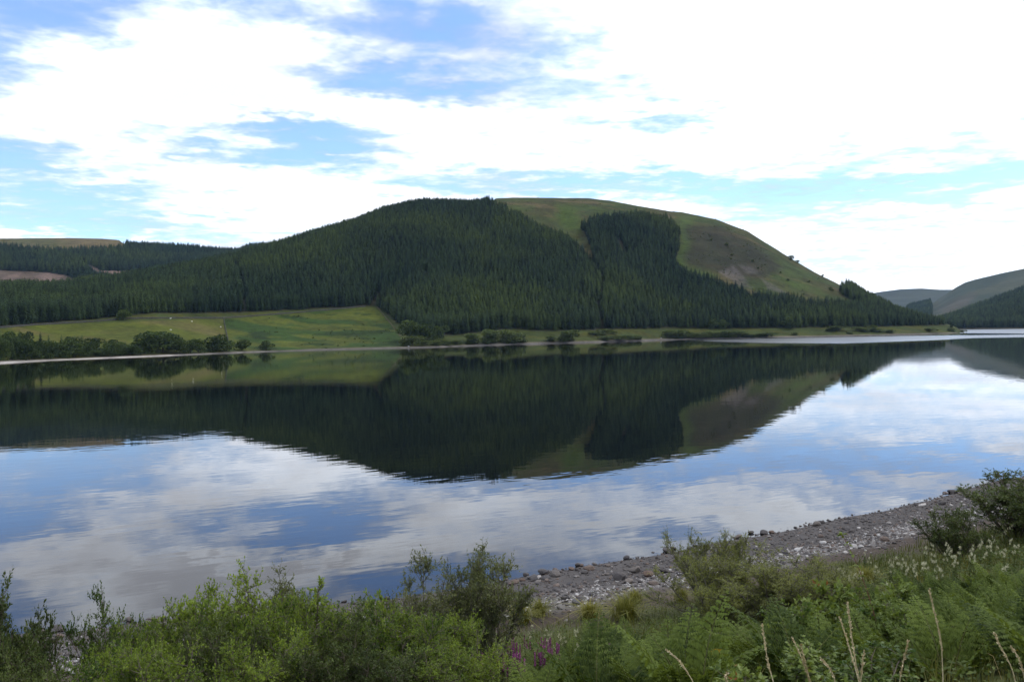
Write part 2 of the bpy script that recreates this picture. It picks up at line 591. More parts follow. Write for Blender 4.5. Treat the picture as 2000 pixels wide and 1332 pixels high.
def A_cover(az, d, z):
    Ds, Db, eb, Dr, er = A_params(az)
    X = d * np.sin(az); Y = d * np.cos(az)
    px, py = proj(az, (z - CAM_H) / d)
    jx = fbm(X / 30, Y / 30, 3) * 26; jy = fbm(X / 30 + 40, Y / 30 + 7, 3) * 16
    qx, qy = px + jx, py + jy
    n = fbm(X / 60, Y / 60, 4)
    c = np.tile(C_MOOR, (len(az), 1))
    c = lerp(c, C_MOORG, sstep(-0.08, 0.16, n + 0.03))
    c = lerp(c, C_TAN * 0.8, sstep(0.08, 0.22, fbm(X / 40 + 3, Y / 22 + 8, 4)) * 0.7)
    for g in GREENS:
        c = lerp(c, np.array((0.036, 0.054, 0.008)), soft(qx, qy, g, 9))
    c = lerp(c, C_HEATH, soft(qx, qy, HEATH, 9) * (0.75 + 0.5 * n))
    for s_ in SCREES:
        c = lerp(c, C_SCREE, soft(px + jx * .3, py + jy * .3, s_, 2) * 0.5)
    # margin below the plantation
    marg = sstep(Db + 14, Db - 2, d)
    c = lerp(c, C_MARGIN * 1.0, marg)
    c = lerp(c, C_MARGIN * np.array((1.35, 1.1, 0.9)), marg * sstep(0.0, 0.2, fbm(X / 25, Y / 12, 3)))
    pr = soft(px + jx * .2, py, PAST_R, 2)
    pat = sstep(-0.06, 0.1, fbm(X / 34 + 5, Y / 20, 4))
    c = lerp(c, C_PASTG, pr)
    c = lerp(c, C_PAST * 0.95, pr * pat)
    c = lerp(c, C_PASTG * 0.62, pr * sstep(0.1, 0.2, fbm(X / 26 + 15, Y / 14 + 3, 4)))
    pl = soft(px, py, PAST_L, 1.5)
    c = lerp(c, C_PAST, pl)
    c = lerp(c, np.array((0.085, 0.072, 0.022)), pl * sstep(0.0, 0.25, fbm(X / 50 + 2, Y / 30 + 1, 3)) * 0.8)
    fo = np.maximum(soft(px, py, FOREST_A, 2.5), soft(px, py, CLUMP, 2.5))
    fo = np.where((px < 930) & (d > Db + 10), 1.0, fo)
    c = lerp(c, C_FLOOR, fo)
    # stony waterline
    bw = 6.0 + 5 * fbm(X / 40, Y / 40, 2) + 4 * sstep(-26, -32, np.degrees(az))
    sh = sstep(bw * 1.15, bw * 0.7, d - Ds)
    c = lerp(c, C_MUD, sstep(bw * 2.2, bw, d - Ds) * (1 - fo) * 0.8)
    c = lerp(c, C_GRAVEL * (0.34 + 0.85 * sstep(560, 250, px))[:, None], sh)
    return c


def polar_mesh(name, az, rows, hfun, cfun, mat):
    """rows: function(az array) -> distances (n_az, n_rows)"""
    D = rows(az)
    na, nr = D.shape
    AZ = np.repeat(az[:, None], nr, 1)
    Z = hfun(AZ.ravel(), D.ravel())
    d = D.ravel(); a = AZ.ravel()
    V = np.stack([d * np.sin(a), d * np.cos(a), Z], 1)
    i = np.arange(na - 1)[:, None] * nr + np.arange(nr - 1)[None, :]
    i = i.ravel()
    q = np.stack([i, i + nr, i + nr + 1, i + 1], 1)
    me = build_mesh(name, V, q, smooth=True)
    if cfun is not None:
        attr(me, 'cover', cfun(a, d, Z), 'FLOAT_COLOR')
    return structure(link(name, me, mat))


M_hill = cover_material('hill_ground', 0.22, 0.04, 0.7, 2.4)


def rowsA(az):
    Ds, Db, eb, Dr, er = A_params(az)
    t0 = np.array([-40, -14, -4, 0, 2.0, 4, 6, 8, 11])
    t1 = np.linspace(0, 1, 38)[1:]
    t2 = np.linspace(0, 1, 130)[1:]
    t3 = np.array([8, 20, 40, 70, 110, 170, 250, 350, 450])
    s0 = Ds[:, None] + t0
    s1 = (Ds + 11)[:, None] + (Db - Ds - 11)[:, None] * t1
    s2 = Db[:, None] + (Dr - Db)[:, None] * t2
    s3 = Dr[:, None] + t3
    return np.concatenate([s0, s1, s2, s3], 1)


az_hi = float(ray(1900, 648)[0])
azA = np.arange(R(-42), az_hi, R(0.115))
hill = polar_mesh('hill', azA, rowsA, A_height, A_cover, M_hill)


def A_point(px, py):
    """pixel on the far shore's ground -> world point"""
    az, e = ray(px, py)
    az = float(az); e = float(e)
    Ds, Db, eb, Dr, er = [float(v) for v in A_params(np.array(az))]
    dd = np.linspace(Ds, Dr + 5, 900)
    ee = (A_height(np.full(900, az), dd) - CAM_H) / dd
    k = np.argmax(ee >= e) if np.any(ee >= e) else 899
    d = dd[k]
    return np.array((d * math.sin(az), d * math.cos(az), float(A_height(az, d)))), d


# ---- generic ridge behind -----------------------------------------------------------
class Ridge:
    def __init__(self, d0, d1, base, sky, z0=None, p=1.3, amp=6.0, seed=0, wl=160.0):
        self.d0, self.d1, self.p, self.amp, self.seed, self.wl = d0, d1, p, amp, seed, wl
        self.base = base; self.sky = sky

    def height(self, az, d):
        e0 = self.base(az); e1 = self.sky(az)
        t = np.clip((d - self.d0) / (self.d1 - self.d0), 0, 1)
        e = e0 + (e1 - e0) * (1 - (1 - t) ** self.p)
        z = CAM_H + e * d
        z = np.where(d < self.d0, CAM_H + e0 * self.d0 - (self.d0 - d) * 0.1, z)
        z = z - 0.0006 * np.maximum(d - self.d1, 0) ** 2
        X = d * np.sin(az); Y = d * np.cos(az)
        w = sstep(0, 0.15, t) * (1 - t ** 4)
        return z + w * self.amp * fbm(X / self.wl + self.seed, Y / self.wl, 4)

    def rows(self, n=80):
        t = np.concatenate([[self.d0 - 60], np.linspace(self.d0, self.d1, n), self.d1 + np.array([30, 90, 200, 400, 700])])
        return lambda az: np.tile(t, (len(az), 1))


azf = lambda p: float(ray(p, 640)[0])

# ---- the moor and its felled plantation behind, on the left --------------------------
B = Ridge(1350, 2300, curve([(-700, 650), (700, 630)]),
          curve([(-700, 480), (-300, 470), (0, 466), (130, 465), (200, 466.5), (232, 469), (252, 484), (350, 488), (455, 497), (468, 496), (488, 487), (515, 485), (540, 492), (640, 520), (800, 600)]),
          p=1.25, amp=26.0, seed=4, wl=260)
MOORLINE = [(-700, 480), (0, 486), (60, 492), (130, 495), (200, 492), (240, 488), (258, 470)]
FELL = [[(-300, 520), (0, 528), (40, 530), (90, 532), (135, 540), (160, 556), (120, 572), (0, 575), (-300, 560)],
        [(155, 517), (180, 519), (195, 528), (235, 530), (290, 531), (330, 530), (300, 545), (220, 548), (190, 540), (175, 530)]]


def B_zone(px, py):
    mx = np.array([p[0] for p in MOORLINE]); my = np.array([p[1] for p in MOORLINE])
    moor = (py < np.interp(px, mx, my)) & (px < 258)
    fell = inpoly(px, py, FELL[0]) | inpoly(px, py, FELL[1])
    return moor, fell


def B_cover(az, d, z):
    X = d * np.sin(az); Y = d * np.cos(az)
    px, py = proj(az, (z - CAM_H) / d)
    moor, fell = B_zone(px, py)
    c = np.tile(C_FLOOR, (len(az), 1))
    mc = lerp(np.tile(C_TAN * 0.95, (len(az), 1)), C_MOORG, sstep(-0.05, 0.2, fbm(X / 120, Y / 120, 4)) * 0.6)
    c = np.where(moor[:, None], mc, c)
    fc = lerp(np.tile(np.array((0.115, 0.078, 0.06)), (len(az), 1)), np.array((0.06, 0.046, 0.03)), sstep(-0.1, 0.2, fbm(X / 22, Y / 60, 4)) * 0.7)
    c = np.where(fell[:, None], fc, c)
    return c


azB = np.arange(azf(-600), azf(760), R(0.12))
moor_hill = polar_mesh('moor_hill', azB, B.rows(110), B.height, B_cover, M_hill)

# ---- hills at the head of the loch, right ---------------------------------------------
D4 = Ridge(1640, 2350, curve([(1600, 643), (1700, 644), (1860, 641.5), (2000, 640.5), (2500, 634)]),
           curve([(1600, 645), (1760, 645), (1800, 640), (1845, 626), (1880, 614), (1920, 600), (1960, 585), (2000, 571), (2100, 535), (2300, 480), (2500, 450)]), p=1.15, amp=16, seed=11, wl=200)
D2 = Ridge(2500, 3500, curve([(1500, 632), (2500, 622)]),
           curve([(1500, 640), (1700, 612), (1760, 603), (1790, 598), (1825, 590), (1850, 573), (1868, 561), (1885, 552), (1905, 546), (1930, 540), (1960, 533), (2000, 525), (2100, 500), (2300, 470), (2500, 460)]), p=1.1, amp=30, seed=21, wl=350)
D1 = Ridge(3900, 5200, curve([(1300, 634), (2500, 622)]),
           curve([(1300, 640), (1500, 615), (1600, 592), (1650, 581), (1690, 575), (1720, 570), (1760, 565), (1800, 563.5), (1835, 566), (1862, 566), (1900, 564), (2000, 570), (2300, 560)]), p=1.1, amp=25, seed=31, wl=500)
M_far = cover_material('far_hill_ground', 0.05, 0.008, 0.35, 1.5)


def D_cover(base, alt, wl):
    def f(az, d, z):
        X = d * np.sin(az); Y = d * np.cos(az)
        c = np.tile(np.array(base), (len(az), 1))
        return lerp(c, np.array(alt), sstep(-0.12, 0.18, fbm(X / wl, Y / wl, 4)))
    return f


def D2_cover(az, d, z):
    c = D_cover((0.026, 0.036, 0.022), (0.042, 0.046, 0.026), 160)(az, d, z)
    px, py = proj(az, (z - CAM_H) / d)
    return lerp(c, np.array((0.065, 0.052, 0.036)), soft(px, py, [(1835, 606), (1870, 585), (1905, 575), (1890, 595), (1850, 612)], 8) * 0.7)


polar_mesh('right_hill', np.arange(azf(1640), azf(2450), R(0.12)), D4.rows(60), D4.height, D_cover(C_FLOOR, C_FLOOR * 1.5, 60), M_hill)
polar_mesh('green_hill', np.arange(azf(1560), azf(2450), R(0.12)), D2.rows(80), D2.height, D2_cover, M_far)
polar_mesh('distant_hill', np.arange(azf(1400), azf(2450), R(0.15)), D1.rows(50), D1.height, D_cover((0.026, 0.034, 0.026), (0.036, 0.042, 0.028), 300), M_far)

# ---- ground under everything ------------------------------------------------------------
M_bed, nt, b_ = material('loch_bed')
n_ = noise_node(nt, 0.3, 5)
nt.links.new(ramp(nt, n_.outputs['Fac'], [(0.3, (0.03, 0.028, 0.02)), (0.7, (0.07, 0.06, 0.045))]), b_.inputs['Base Color'])
ang = np.linspace(0, 2 * math.pi, 97)[:-1]
rr = [0, 300, 1500, 5000, 9000]
Vg = [(0, 0, -5.0)] + [(r_ * math.sin(t), r_ * math.cos(t), -5.0) for r_ in rr[1:] for t in ang]
Tg = [(0, 1 + (k + 1) % 96, 1 + k) for k in range(96)]
Qg = [(1 + j * 96 + k, 1 + j * 96 + (k + 1) % 96, 1 + (j + 1) * 96 + (k + 1) % 96, 1 + (j + 1) * 96 + k) for j in range(3) for k in range(96)]
structure(link('ground', build_mesh('ground', Vg, Qg, Tg), M_bed))

# ---- the loch ---------------------------------------------------------------------------
M_water, nt, b_ = material('loch_water')
geo = nd(nt, 'ShaderNodeNewGeometry')
ra = nd(nt, 'ShaderNodeAttribute', attribute_name='ruffle')
mp_ = nd(nt, 'ShaderNodeMapping'); mp_.inputs['Rotation'].default_value = (0, 0, R(-24)); nt.links.new(geo.outputs['Position'], mp_.inputs['Vector']); rotv = mp_.outputs[0]
# ripples: long crests running obliquely to the shore, in patches
n1 = noise_node(nt, 0.5, 2, 0.5, vec=rotv, mscale=(0.55, 1.5, 1))
n2 = noise_node(nt, 0.16, 2, 0.5, vec=geo.outputs['Position'], mscale=(0.7, 1.3, 1))
patch = noise_node(nt, 0.035, 3, 0.6, vec=geo.outputs['Position'], mscale=(0.6, 1.4, 1))
pm = ramp(nt, patch.outputs['Fac'], [(0.32, (0.25,) * 3), (0.68, (1.0,) * 3)])
h = mth(nt, 'ADD', mth(nt, 'MULTIPLY', mth(nt, 'MULTIPLY', n1.outputs['Fac'], 0.0085), pm), mth(nt, 'MULTIPLY', n2.outputs['Fac'], 0.007))
h = mth(nt, 'MULTIPLY', h, mth(nt, 'MULTIPLY_ADD', ra.outputs['Fac'], 1.0, 1.0))
bn = bump(nt, b_, h, 1.0, 1.0)
b_.inputs['Base Color'].default_value = (0.0008, 0.0011, 0.0015, 1)
b_.inputs['IOR'].default_value = 1.333
nt.links.new(mth(nt, 'MULTIPLY_ADD', ra.outputs['Fac'], 0.30, 0.002), b_.inputs['Roughness'])
nt.links.new(mth(nt, 'MULTIPLY_ADD', ra.outputs['Fac'], 0.5, 0.5), b_.inputs['Specular IOR Level'])


def ruffle(az, d):
    px, py = proj(az, -CAM_H / d)
    r = soft(px, py, [(1340, 664.5), (1480, 660.5), (1650, 657), (1780, 655.5), (1900, 655), (2100, 652), (2100, 657), (1900, 660), (1800, 665), (1650, 671), (1500, 670.5), (1400, 668)], 1.6)
    r = np.maximum(r, soft(px, py, [(1850, 630), (2300, 630), (2300, 648), (2000, 651.5), (1870, 650.5)], 1.2))
    r = np.maximum(r, 0.28 * soft(px, py, [(470, 690), (600, 685), (850, 680), (1050, 678), (800, 686), (560, 692)], 2.5))
    r = np.maximum(r, 0.10 * soft(px, py, [(1500, 690), (1700, 676), (2100, 668), (2100, 730), (1800, 720), (1600, 725)], 14))
    return np.clip(r, 0, 1)


azW = np.concatenate([np.arange(-180, -45, 5.0), np.arange(-45, 45, 0.3), np.arange(45, 180.1, 5.0)])
azW = np.radians(azW)
dW = np.concatenate([[0.5, 10, 20], np.geomspace(28, 400, 40), np.geomspace(405, 1000, 130), np.geomspace(1010, 2200, 70), [3000, 5000, 8500]])
AZ, DD = np.meshgrid(azW, dW, indexing='ij')
V = np.stack([DD * np.sin(AZ), DD * np.cos(AZ), np.zeros_like(AZ)], -1).reshape(-1, 3)
nr = len(dW)
i = (np.arange(len(azW) - 1)[:, None] * nr + np.arange(nr - 1)[None, :]).ravel()
me = build_mesh('loch_water', V, np.stack([i, i + nr, i + nr + 1, i + 1], 1), smooth=True)
ok = (np.abs(AZ) < R(45)).ravel()
rf = np.zeros(len(V)); rf[ok] = ruffle(AZ.ravel()[ok], DD.ravel()[ok])
attr(me, 'ruffle', rf)
structure(link('loch_water', me, M_water))

# ================================================================== TREES OF THE FAR SHORE
def crown_mesh(name, seed, h=1.0, r=0.17, tiers=13, pts=7, start=0.12, lean=0.0):
    """spruce crown: whorls of drooping, uneven branches; unit height"""
    g = np.random.default_rng(seed)
    V = []; T = []
    for k in range(tiers):
        t = k / (tiers - 1)
        zt = start + (1 - start) * (t ** 0.92)
        z_in = min(zt + 0.10 * (1 - t) + 0.035, 1.0)
        rad = r * (1 - t) ** 0.7 * g.uniform(0.8, 1.2) + 0.018
        if t < 0.15: rad *= 0.72 + 1.6 * t
        n = pts if t < 0.75 else 6
        c0 = len(V)
        ox, oy = g.normal(0, 0.006, 2)
        V.append((ox, oy, z_in))
        a0 = g.uniform(0, 6.28)
        for j in range(2 * n):
            a = a0 + math.pi * j / n + g.normal(0, 0.09)
            rr_ = rad * (g.uniform(0.8, 1.25) if j % 2 == 0 else g.uniform(0.35, 0.55))
            zz = zt - rad * (0.42 if j % 2 == 0 else 0.05) * g.uniform(0.6, 1.3) + (0.02 if j % 2 else 0)
            V.append((ox + rr_ * math.cos(a), oy + rr_ * math.sin(a), zz))
        for j in range(2 * n):
            T.append((c0, c0 + 1 + j, c0 + 1 + (j + 1) % (2 * n)))
    V = np.array(V)
    V[:, 2] *= h / V[:, 2].max()
    me = build_mesh(name, V, tris=T)
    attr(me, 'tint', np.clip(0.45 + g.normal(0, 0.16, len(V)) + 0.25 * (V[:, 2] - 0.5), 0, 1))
    return me


def tube_path(P, Rr, sides=5):
    """tube along points P with radii Rr -> verts, quads"""
    P = np.asarray(P, float); n = len(P)
    T_ = np.gradient(P, axis=0)
    T_ /= np.linalg.norm(T_, axis=1)[:, None] + 1e-9
    ref = np.array((0.0, 0.0, 1.0)) if abs(T_[0, 2]) < 0.9 else np.array((1.0, 0.0, 0.0))
    U = np.cross(T_, ref); U /= np.linalg.norm(U, axis=1)[:, None] + 1e-9
    W = np.cross(T_, U)
    a = np.arange(sides) * 2 * math.pi / sides
    ring = (np.cos(a)[None, :, None] * U[:, None, :] + np.sin(a)[None, :, None] * W[:, None, :]) * np.asarray(Rr)[:, None, None] + P[:, None, :]
    V = ring.reshape(-1, 3)
    q = []
    for i in range(n - 1):
        for j in range(sides):
            q.append((i * sides + j, i * sides + (j + 1) % sides, (i + 1) * sides + (j + 1) % sides, (i + 1) * sides + j))
    return V, np.array(q)


class Bag:
    """collects pieces of one part"""
    def __init__(self): self.V = []; self.Q = []; self.T = []; self.n = 0; self.A = []
    def add(self, V, Q=None, T=None, tint=None):
        V = np.asarray(V, float)
        if Q is not None and len(Q): self.Q.append(np.asarray(Q) + self.n)
        if T is not None and len(T): self.T.append(np.asarray(T) + self.n)
        self.V.append(V); self.n += len(V)
        self.A.append(np.full(len(V), 0.5) if tint is None else np.broadcast_to(tint, (len(V),)).astype(float))
    def mesh(self, name, mat=None, smooth=False):
        V = np.concatenate(self.V)
        me = build_mesh(name, V, np.concatenate(self.Q) if self.Q else None, np.concatenate(self.T) if self.T else None, smooth)
        attr(me, 'tint', np.clip(np.concatenate(self.A), 0, 1))
        if mat: me.materials.append(mat)
        return me


def leaves(P, Dr_, L, W, g, up=None, fold=0.25):
    """N leaf-shaped quads: base P, direction Dr_, length L, width W -> V (4N), Q (N)"""
    n = len(P)
    Dn = Dr_ / (np.linalg.norm(Dr_, axis=1)[:, None] + 1e-9)
    rnd = g.normal(0, 1, (n, 3))
    if up is not None: rnd = rnd * 0.55 + up
    S = np.cross(Dn, rnd); S /= np.linalg.norm(S, axis=1)[:, None] + 1e-9
    N_ = np.cross(S, Dn)
    L = np.broadcast_to(L, (n,))[:, None]; W = np.broadcast_to(W, (n,))[:, None]
    mid = P + Dn * L * 0.45
    V = np.stack([P, mid + S * W * 0.5 + N_ * W * fold, P + Dn * L, mid - S * W * 0.5 + N_ * W * fold], 1).reshape(-1, 3)
    Q = np.arange(n * 4).reshape(n, 4)
    return V, Q


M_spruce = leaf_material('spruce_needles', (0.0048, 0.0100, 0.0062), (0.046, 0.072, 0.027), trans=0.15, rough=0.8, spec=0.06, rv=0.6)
# stand-to-stand variation of the plantation, by place
_nt = M_spruce.node_tree
_oi = nd(_nt, 'ShaderNodeObjectInfo')
_nn = noise_node(_nt, 0.006, 3, 0.6, vec=_oi.outputs['Location'])
_b = _nt.nodes['Principled BSDF']
_src = _b.inputs['Base Color'].links[0].from_socket
_var = ramp(_nt, _nn.outputs['Fac'], [(0.36, (0.55, 0.68, 0.85)), (0.50, (1.0, 1.0, 1.0)), (0.62, (1.6, 1.45, 0.95))])
_nt.links.new(mixc(_nt, 1.0, _src, _var, 'MULTIPLY'), _b.inputs['Base Color'])
M_bark = plain_material('spruce_bark', (0.035, 0.026, 0.02), (0.08, 0.062, 0.05), 3.0)

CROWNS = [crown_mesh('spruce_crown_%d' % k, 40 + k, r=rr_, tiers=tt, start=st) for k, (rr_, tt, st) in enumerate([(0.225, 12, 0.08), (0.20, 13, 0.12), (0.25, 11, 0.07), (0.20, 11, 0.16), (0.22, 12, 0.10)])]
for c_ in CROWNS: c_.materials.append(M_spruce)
Vt, Qt = tube_path([(0, 0, -0.03), (0, 0, 0.3), (0, 0, 0.75)], [0.016, 0.012, 0.004], 5)
TRUNK = build_mesh('spruce_trunk', Vt, Qt); TRUNK.materials.append(M_bark)


def forest_points(hfun, d0, d1, a0, a1, step, test, g):
    """jittered plantation grid over a sector"""
    R1 = d1
    xs = np.arange(R1 * math.sin(min(a0, 0)) - 5, R1 * math.sin(max(a1, 0)) + 5, step)
    if a0 > 0: xs = np.arange(d0 * math.sin(a0), d1 * math.sin(a1), step)
    ys = np.arange(d0 * math.cos(max(abs(a0), abs(a1))), d1, step * 0.92)
    ca, sa = math.cos(0.55), math.sin(0.55)
    xm, ym = (xs[0] + xs[-1]) / 2, (ys[0] + ys[-1]) / 2
    rad = 0.5 * math.hypot(xs[-1] - xs[0], ys[-1] - ys[0]) + step
    ii = np.arange(-rad, rad, step)
    A_, B_ = np.meshgrid(ii, ii * 0.92)
    A_ = A_ + (np.arange(len(ii)) % 2)[:, None] * step * 0.5
    X = xm + A_ * ca - B_ * sa; Y = ym + A_ * sa + B_ * ca
    X = X + g.uniform(-0.45, 0.45, X.shape) * step; Y = Y + g.uniform(-0.45, 0.45, Y.shape) * step
    X = X.ravel(); Y = Y.ravel()
    d = np.hypot(X, Y); az = np.arctan2(X, Y)
    k = (d > d0) & (d < d1) & (az > a0) & (az < a1)
    X, Y, d, az = X[k], Y[k], d[k], az[k]
    z = hfun(az, d)
    px, py = proj(az, (z - CAM_H) / d)
    k = test(px, py, az, d)
    return X[k], Y[k], z[k], d[k], az[k], px[k], py[k]


def testA(px, py, az, d):
    Ds, Db, eb, Dr, er = A_params(az)
    px = px + 9 * fbm(d * np.sin(az) / 16, d * np.cos(az) / 16, 2) * (d > Db + 25); py = py + 10 * fbm(d * np.sin(az) / 14 + 50, d * np.cos(az) / 14, 2) * (d > Db + 25)
    left = (px < 948) & (d > Db - 1) & (d < Dr + 34) & ((px < 735) | (d > Db + 30))
    poly = inpoly(px, py, FOREST_A) & (d < Dr + 2)
    ok_ = poly | (left & ~((px > 735) & ~poly & (d < Db + 60)) & (py < 700) & (d > Db - 1) & (poly | (d > Dr - 60)))
    ok_ |= inpoly(px, py, CLUMP) & (d < Dr + 12)
    jit = np.random.default_rng(5).uniform(-1.2, 1.2, len(px))
    for line, w in RIDES:
        ok_ &= polydist(px, py, line) + jit > w
    X = d * np.sin(az); Y = d * np.cos(az)
    ok_ &= fbm(X / 13 + 31, Y / 13 + 4, 2) > -0.30
    return ok_


g = np.random.default_rng(11)
FX, FY, FZ, FD, FA, FPXX, FPYY = forest_points(A_height, 420, 1400, R(-41), az_hi, 3.8, testA, g)
taper = 1 - 0.42 * sstep(1640, 1850, FPXX)
FH = (14.8 + 1.2 * g.normal(0, 1, len(FX)).clip(-2, 2) + 6 * fbm(FX / 45, FY / 45, 3)) * taper
# the nearest trees of the plantation edge stand as single trees
ne = np.zeros(len(FX), bool)
vis = (FPXX > -10) & (FPXX < 1990)
order = np.argsort(FD)
binw = R(0.30)
seen = {}
for i in order:
    if not vis[i]: continue
    kk = int(FA[i] / binw + 1000)
    lim = 2 if FPXX[i] < 480 else 1
    if seen.get(kk, 0) < lim:
        seen[kk] = seen.get(kk, 0) + 1; ne[i] = True
near_idx = np.where(ne)[0][:300]
SPR = []
for i in near_idx:
    px = FPXX[i]
    if px < 120:
        lab, grp = 'tall dark spruce at the left end of the plantation edge above the pasture', 'spruces above the left end of the pasture'
    elif px < 235:
        lab, grp = 'tall dark spruce above the pasture, left of the single small tree', 'spruces left of the single small tree'
    elif px < 335:
        lab, grp = 'dark spruce of the plantation edge right behind the single small tree', 'spruces right of the single small tree'
    elif px < 480:
        lab, grp = 'dark spruce on the plantation edge above the sheep, left of the forest ride', 'spruces left of the forest ride'
    elif px < 620:
        lab, grp = 'dark spruce on the plantation edge just right of the forest ride', 'spruces right of the forest ride'
    elif px < 790:
        lab, grp = 'dark spruce on the plantation edge along the top of the rough green field', 'spruces above the rough field'
    elif px < 1180:
        lab, grp = 'dark spruce at the foot of the hill behind the lochside bushes', 'spruces at the foot of the hill'
    elif px < 1640:
        lab, grp = 'spruce in the plantation front along the grassy far shore right of the gully', 'spruces along the far shore'
    else:
        lab, grp = 'spruce of the low plantation end near the grassy point', 'spruces near the point'
    kx = g.uniform(0.9, 1.15)
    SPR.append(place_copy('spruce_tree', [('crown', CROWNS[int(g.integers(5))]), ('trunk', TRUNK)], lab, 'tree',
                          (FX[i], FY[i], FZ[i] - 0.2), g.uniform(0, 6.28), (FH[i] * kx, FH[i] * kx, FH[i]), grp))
rest = ~ne
CROWN_OBJ = []
for k in range(5):
    for t in SPR:
        c_ = [o for o in t.children if o.data == CROWNS[k]]
        if c_:
            CROWN_OBJ.append(c_[0]); break


def scatter(name, P, ROT, SCL, IDX, sources, label, cat):
    """one 'stuff' object: sources instanced on points by geometry nodes"""
    me = build_mesh(name, P)
    attr(me, 'rot', ROT, 'FLOAT_VECTOR'); attr(me, 'scl', SCL, 'FLOAT_VECTOR'); attr(me, 'pick', IDX)
    o = link(name, me)
    tag(o, label, cat, kind='stuff')
    ng = bpy.data.node_groups.new(name + '_nodes', 'GeometryNodeTree')
    ng.interface.new_socket('Geometry', in_out='INPUT', socket_type='NodeSocketGeometry')
    ng.interface.new_socket('Geometry', in_out='OUTPUT', socket_type='NodeSocketGeometry')
    N_ = ng.nodes; L_ = ng.links
    gi = N_.new('NodeGroupInput'); go = N_.new('NodeGroupOutput')
    g2i = N_.new('GeometryNodeGeometryToInstance')
    for s_ in reversed(sources):
        oi_ = N_.new('GeometryNodeObjectInfo')
        oi_.transform_space = 'ORIGINAL'
        oi_.inputs['Object'].default_value = s_
        oi_.inputs['As Instance'].default_value = True
        L_.new(oi_.outputs['Geometry'], g2i.inputs[0])
    def named(n, t):
        a_ = N_.new('GeometryNodeInputNamedAttribute'); a_.data_type = t; a_.inputs['Name'].default_value = n
        return a_.outputs[0]
    iop = N_.new('GeometryNodeInstanceOnPoints')
    iop.inputs['Pick Instance'].default_value = True
    f2i = N_.new('FunctionNodeFloatToInt')
    L_.new(named('pick', 'FLOAT'), f2i.inputs[0])
    e2r = N_.new('FunctionNodeEulerToRotation')
    L_.new(named('rot', 'FLOAT_VECTOR'), e2r.inputs[0])
    L_.new(gi.outputs[0], iop.inputs['Points'])
    # Geometry to Instance joins every source into one instance, so join them as separate instances instead
    N_.remove(g2i)
    jn = N_.new('GeometryNodeJoinGeometry')
    for s_ in [n for n in N_ if n.bl_idname == 'GeometryNodeObjectInfo']:
        L_.new(s_.outputs['Geometry'], jn.inputs[0])
    L_.new(jn.outputs[0], iop.inputs['Instance'])
    L_.new(f2i.outputs[0], iop.inputs['Instance Index'])
    L_.new(e2r.outputs[0], iop.inputs['Rotation'])
    L_.new(named('scl', 'FLOAT_VECTOR'), iop.inputs['Scale'])
    L_.new(iop.outputs[0], go.inputs[0])
    md = o.modifiers.new('scatter', 'NODES')
    md.node_group = ng
    return o


def forest_object(name, X, Y, Z, H, label, g, wide=1.0):
    n = len(X)
    P = np.stack([X, Y, Z - 0.2], 1)
    ROT = np.stack([g.normal(0, 0.02, n), g.normal(0, 0.02, n), g.uniform(0, 6.28, n)], 1)
    k = g.uniform(0.9, 1.2, n) * wide
    SCL = np.stack([H * k, H * k, H], 1)
    return scatter(name, P, ROT, SCL, g.integers(0, len(CROWN_OBJ), n), CROWN_OBJ, label, 'forest')


forest_object('spruce_plantation', FX[rest], FY[rest], FZ[rest], FH[rest], 'dense dark spruce plantation covering the big hill across the loch', g)


def testB(px, py, az, d):
    moor, fell = B_zone(px, py)
    return ~moor & ~fell & (px < 660) & (py < 590)


X, Y, Z, D_, A_, PX_, PY_ = forest_points(B.height, 1500, 2340, azf(-300), azf(680), 6.2, testB, g)
forest_object('background_plantation', X, Y, Z, 17 + 2.5 * g.normal(0, 1, len(X)).clip(-2, 2), 'spruce plantation on the low moor hill behind, left of the big hill', g, 1.15)
X, Y, Z, D_, A_, PX_, PY_ = forest_points(D4.height, 1646, 2370, azf(1700), azf(2200), 6.5, lambda px, py, az, d: px < 2150, g)
forest_object('hillside_plantation', X, Y, Z, 17 + 2.5 * g.normal(0, 1, len(X)).clip(-2, 2), 'blue-green plantation on the dark hillside at the right edge of the loch', g, 1.2)
WEDGE = [(1770, 604), (1795, 593), (1817, 586), (1820, 600), (1819, 625), (1770, 625)]
X, Y, Z, D_, A_, PX_, PY_ = forest_points(D2.height, 2500, 3500, azf(1740), azf(1840), 7.0, lambda px, py, az, d: inpoly(px, py, WEDGE), g)
forest_object('wedge_plantation', X, Y, Z, 18 + 2.5 * g.normal(0, 1, len(X)).clip(-2, 2), 'small dark wedge of plantation on the far green hillside above the point', g, 1.3)

# ---- broadleaf trees and bushes along the far water ------------------------------------
M_broad = leaf_material('broadleaf_leaves', (0.020, 0.036, 0.012), (0.085, 0.120, 0.032), trans=0.25, rough=0.6, spec=0.15)
M_bush = leaf_material('bush_leaves', (0.035, 0.056, 0.018), (0.125, 0.155, 0.046), trans=0.25, rough=0.6, spec=0.15)
M_wood = plain_material('grey_bark', (0.05, 0.042, 0.034), (0.13, 0.115, 0.095), 6.0)


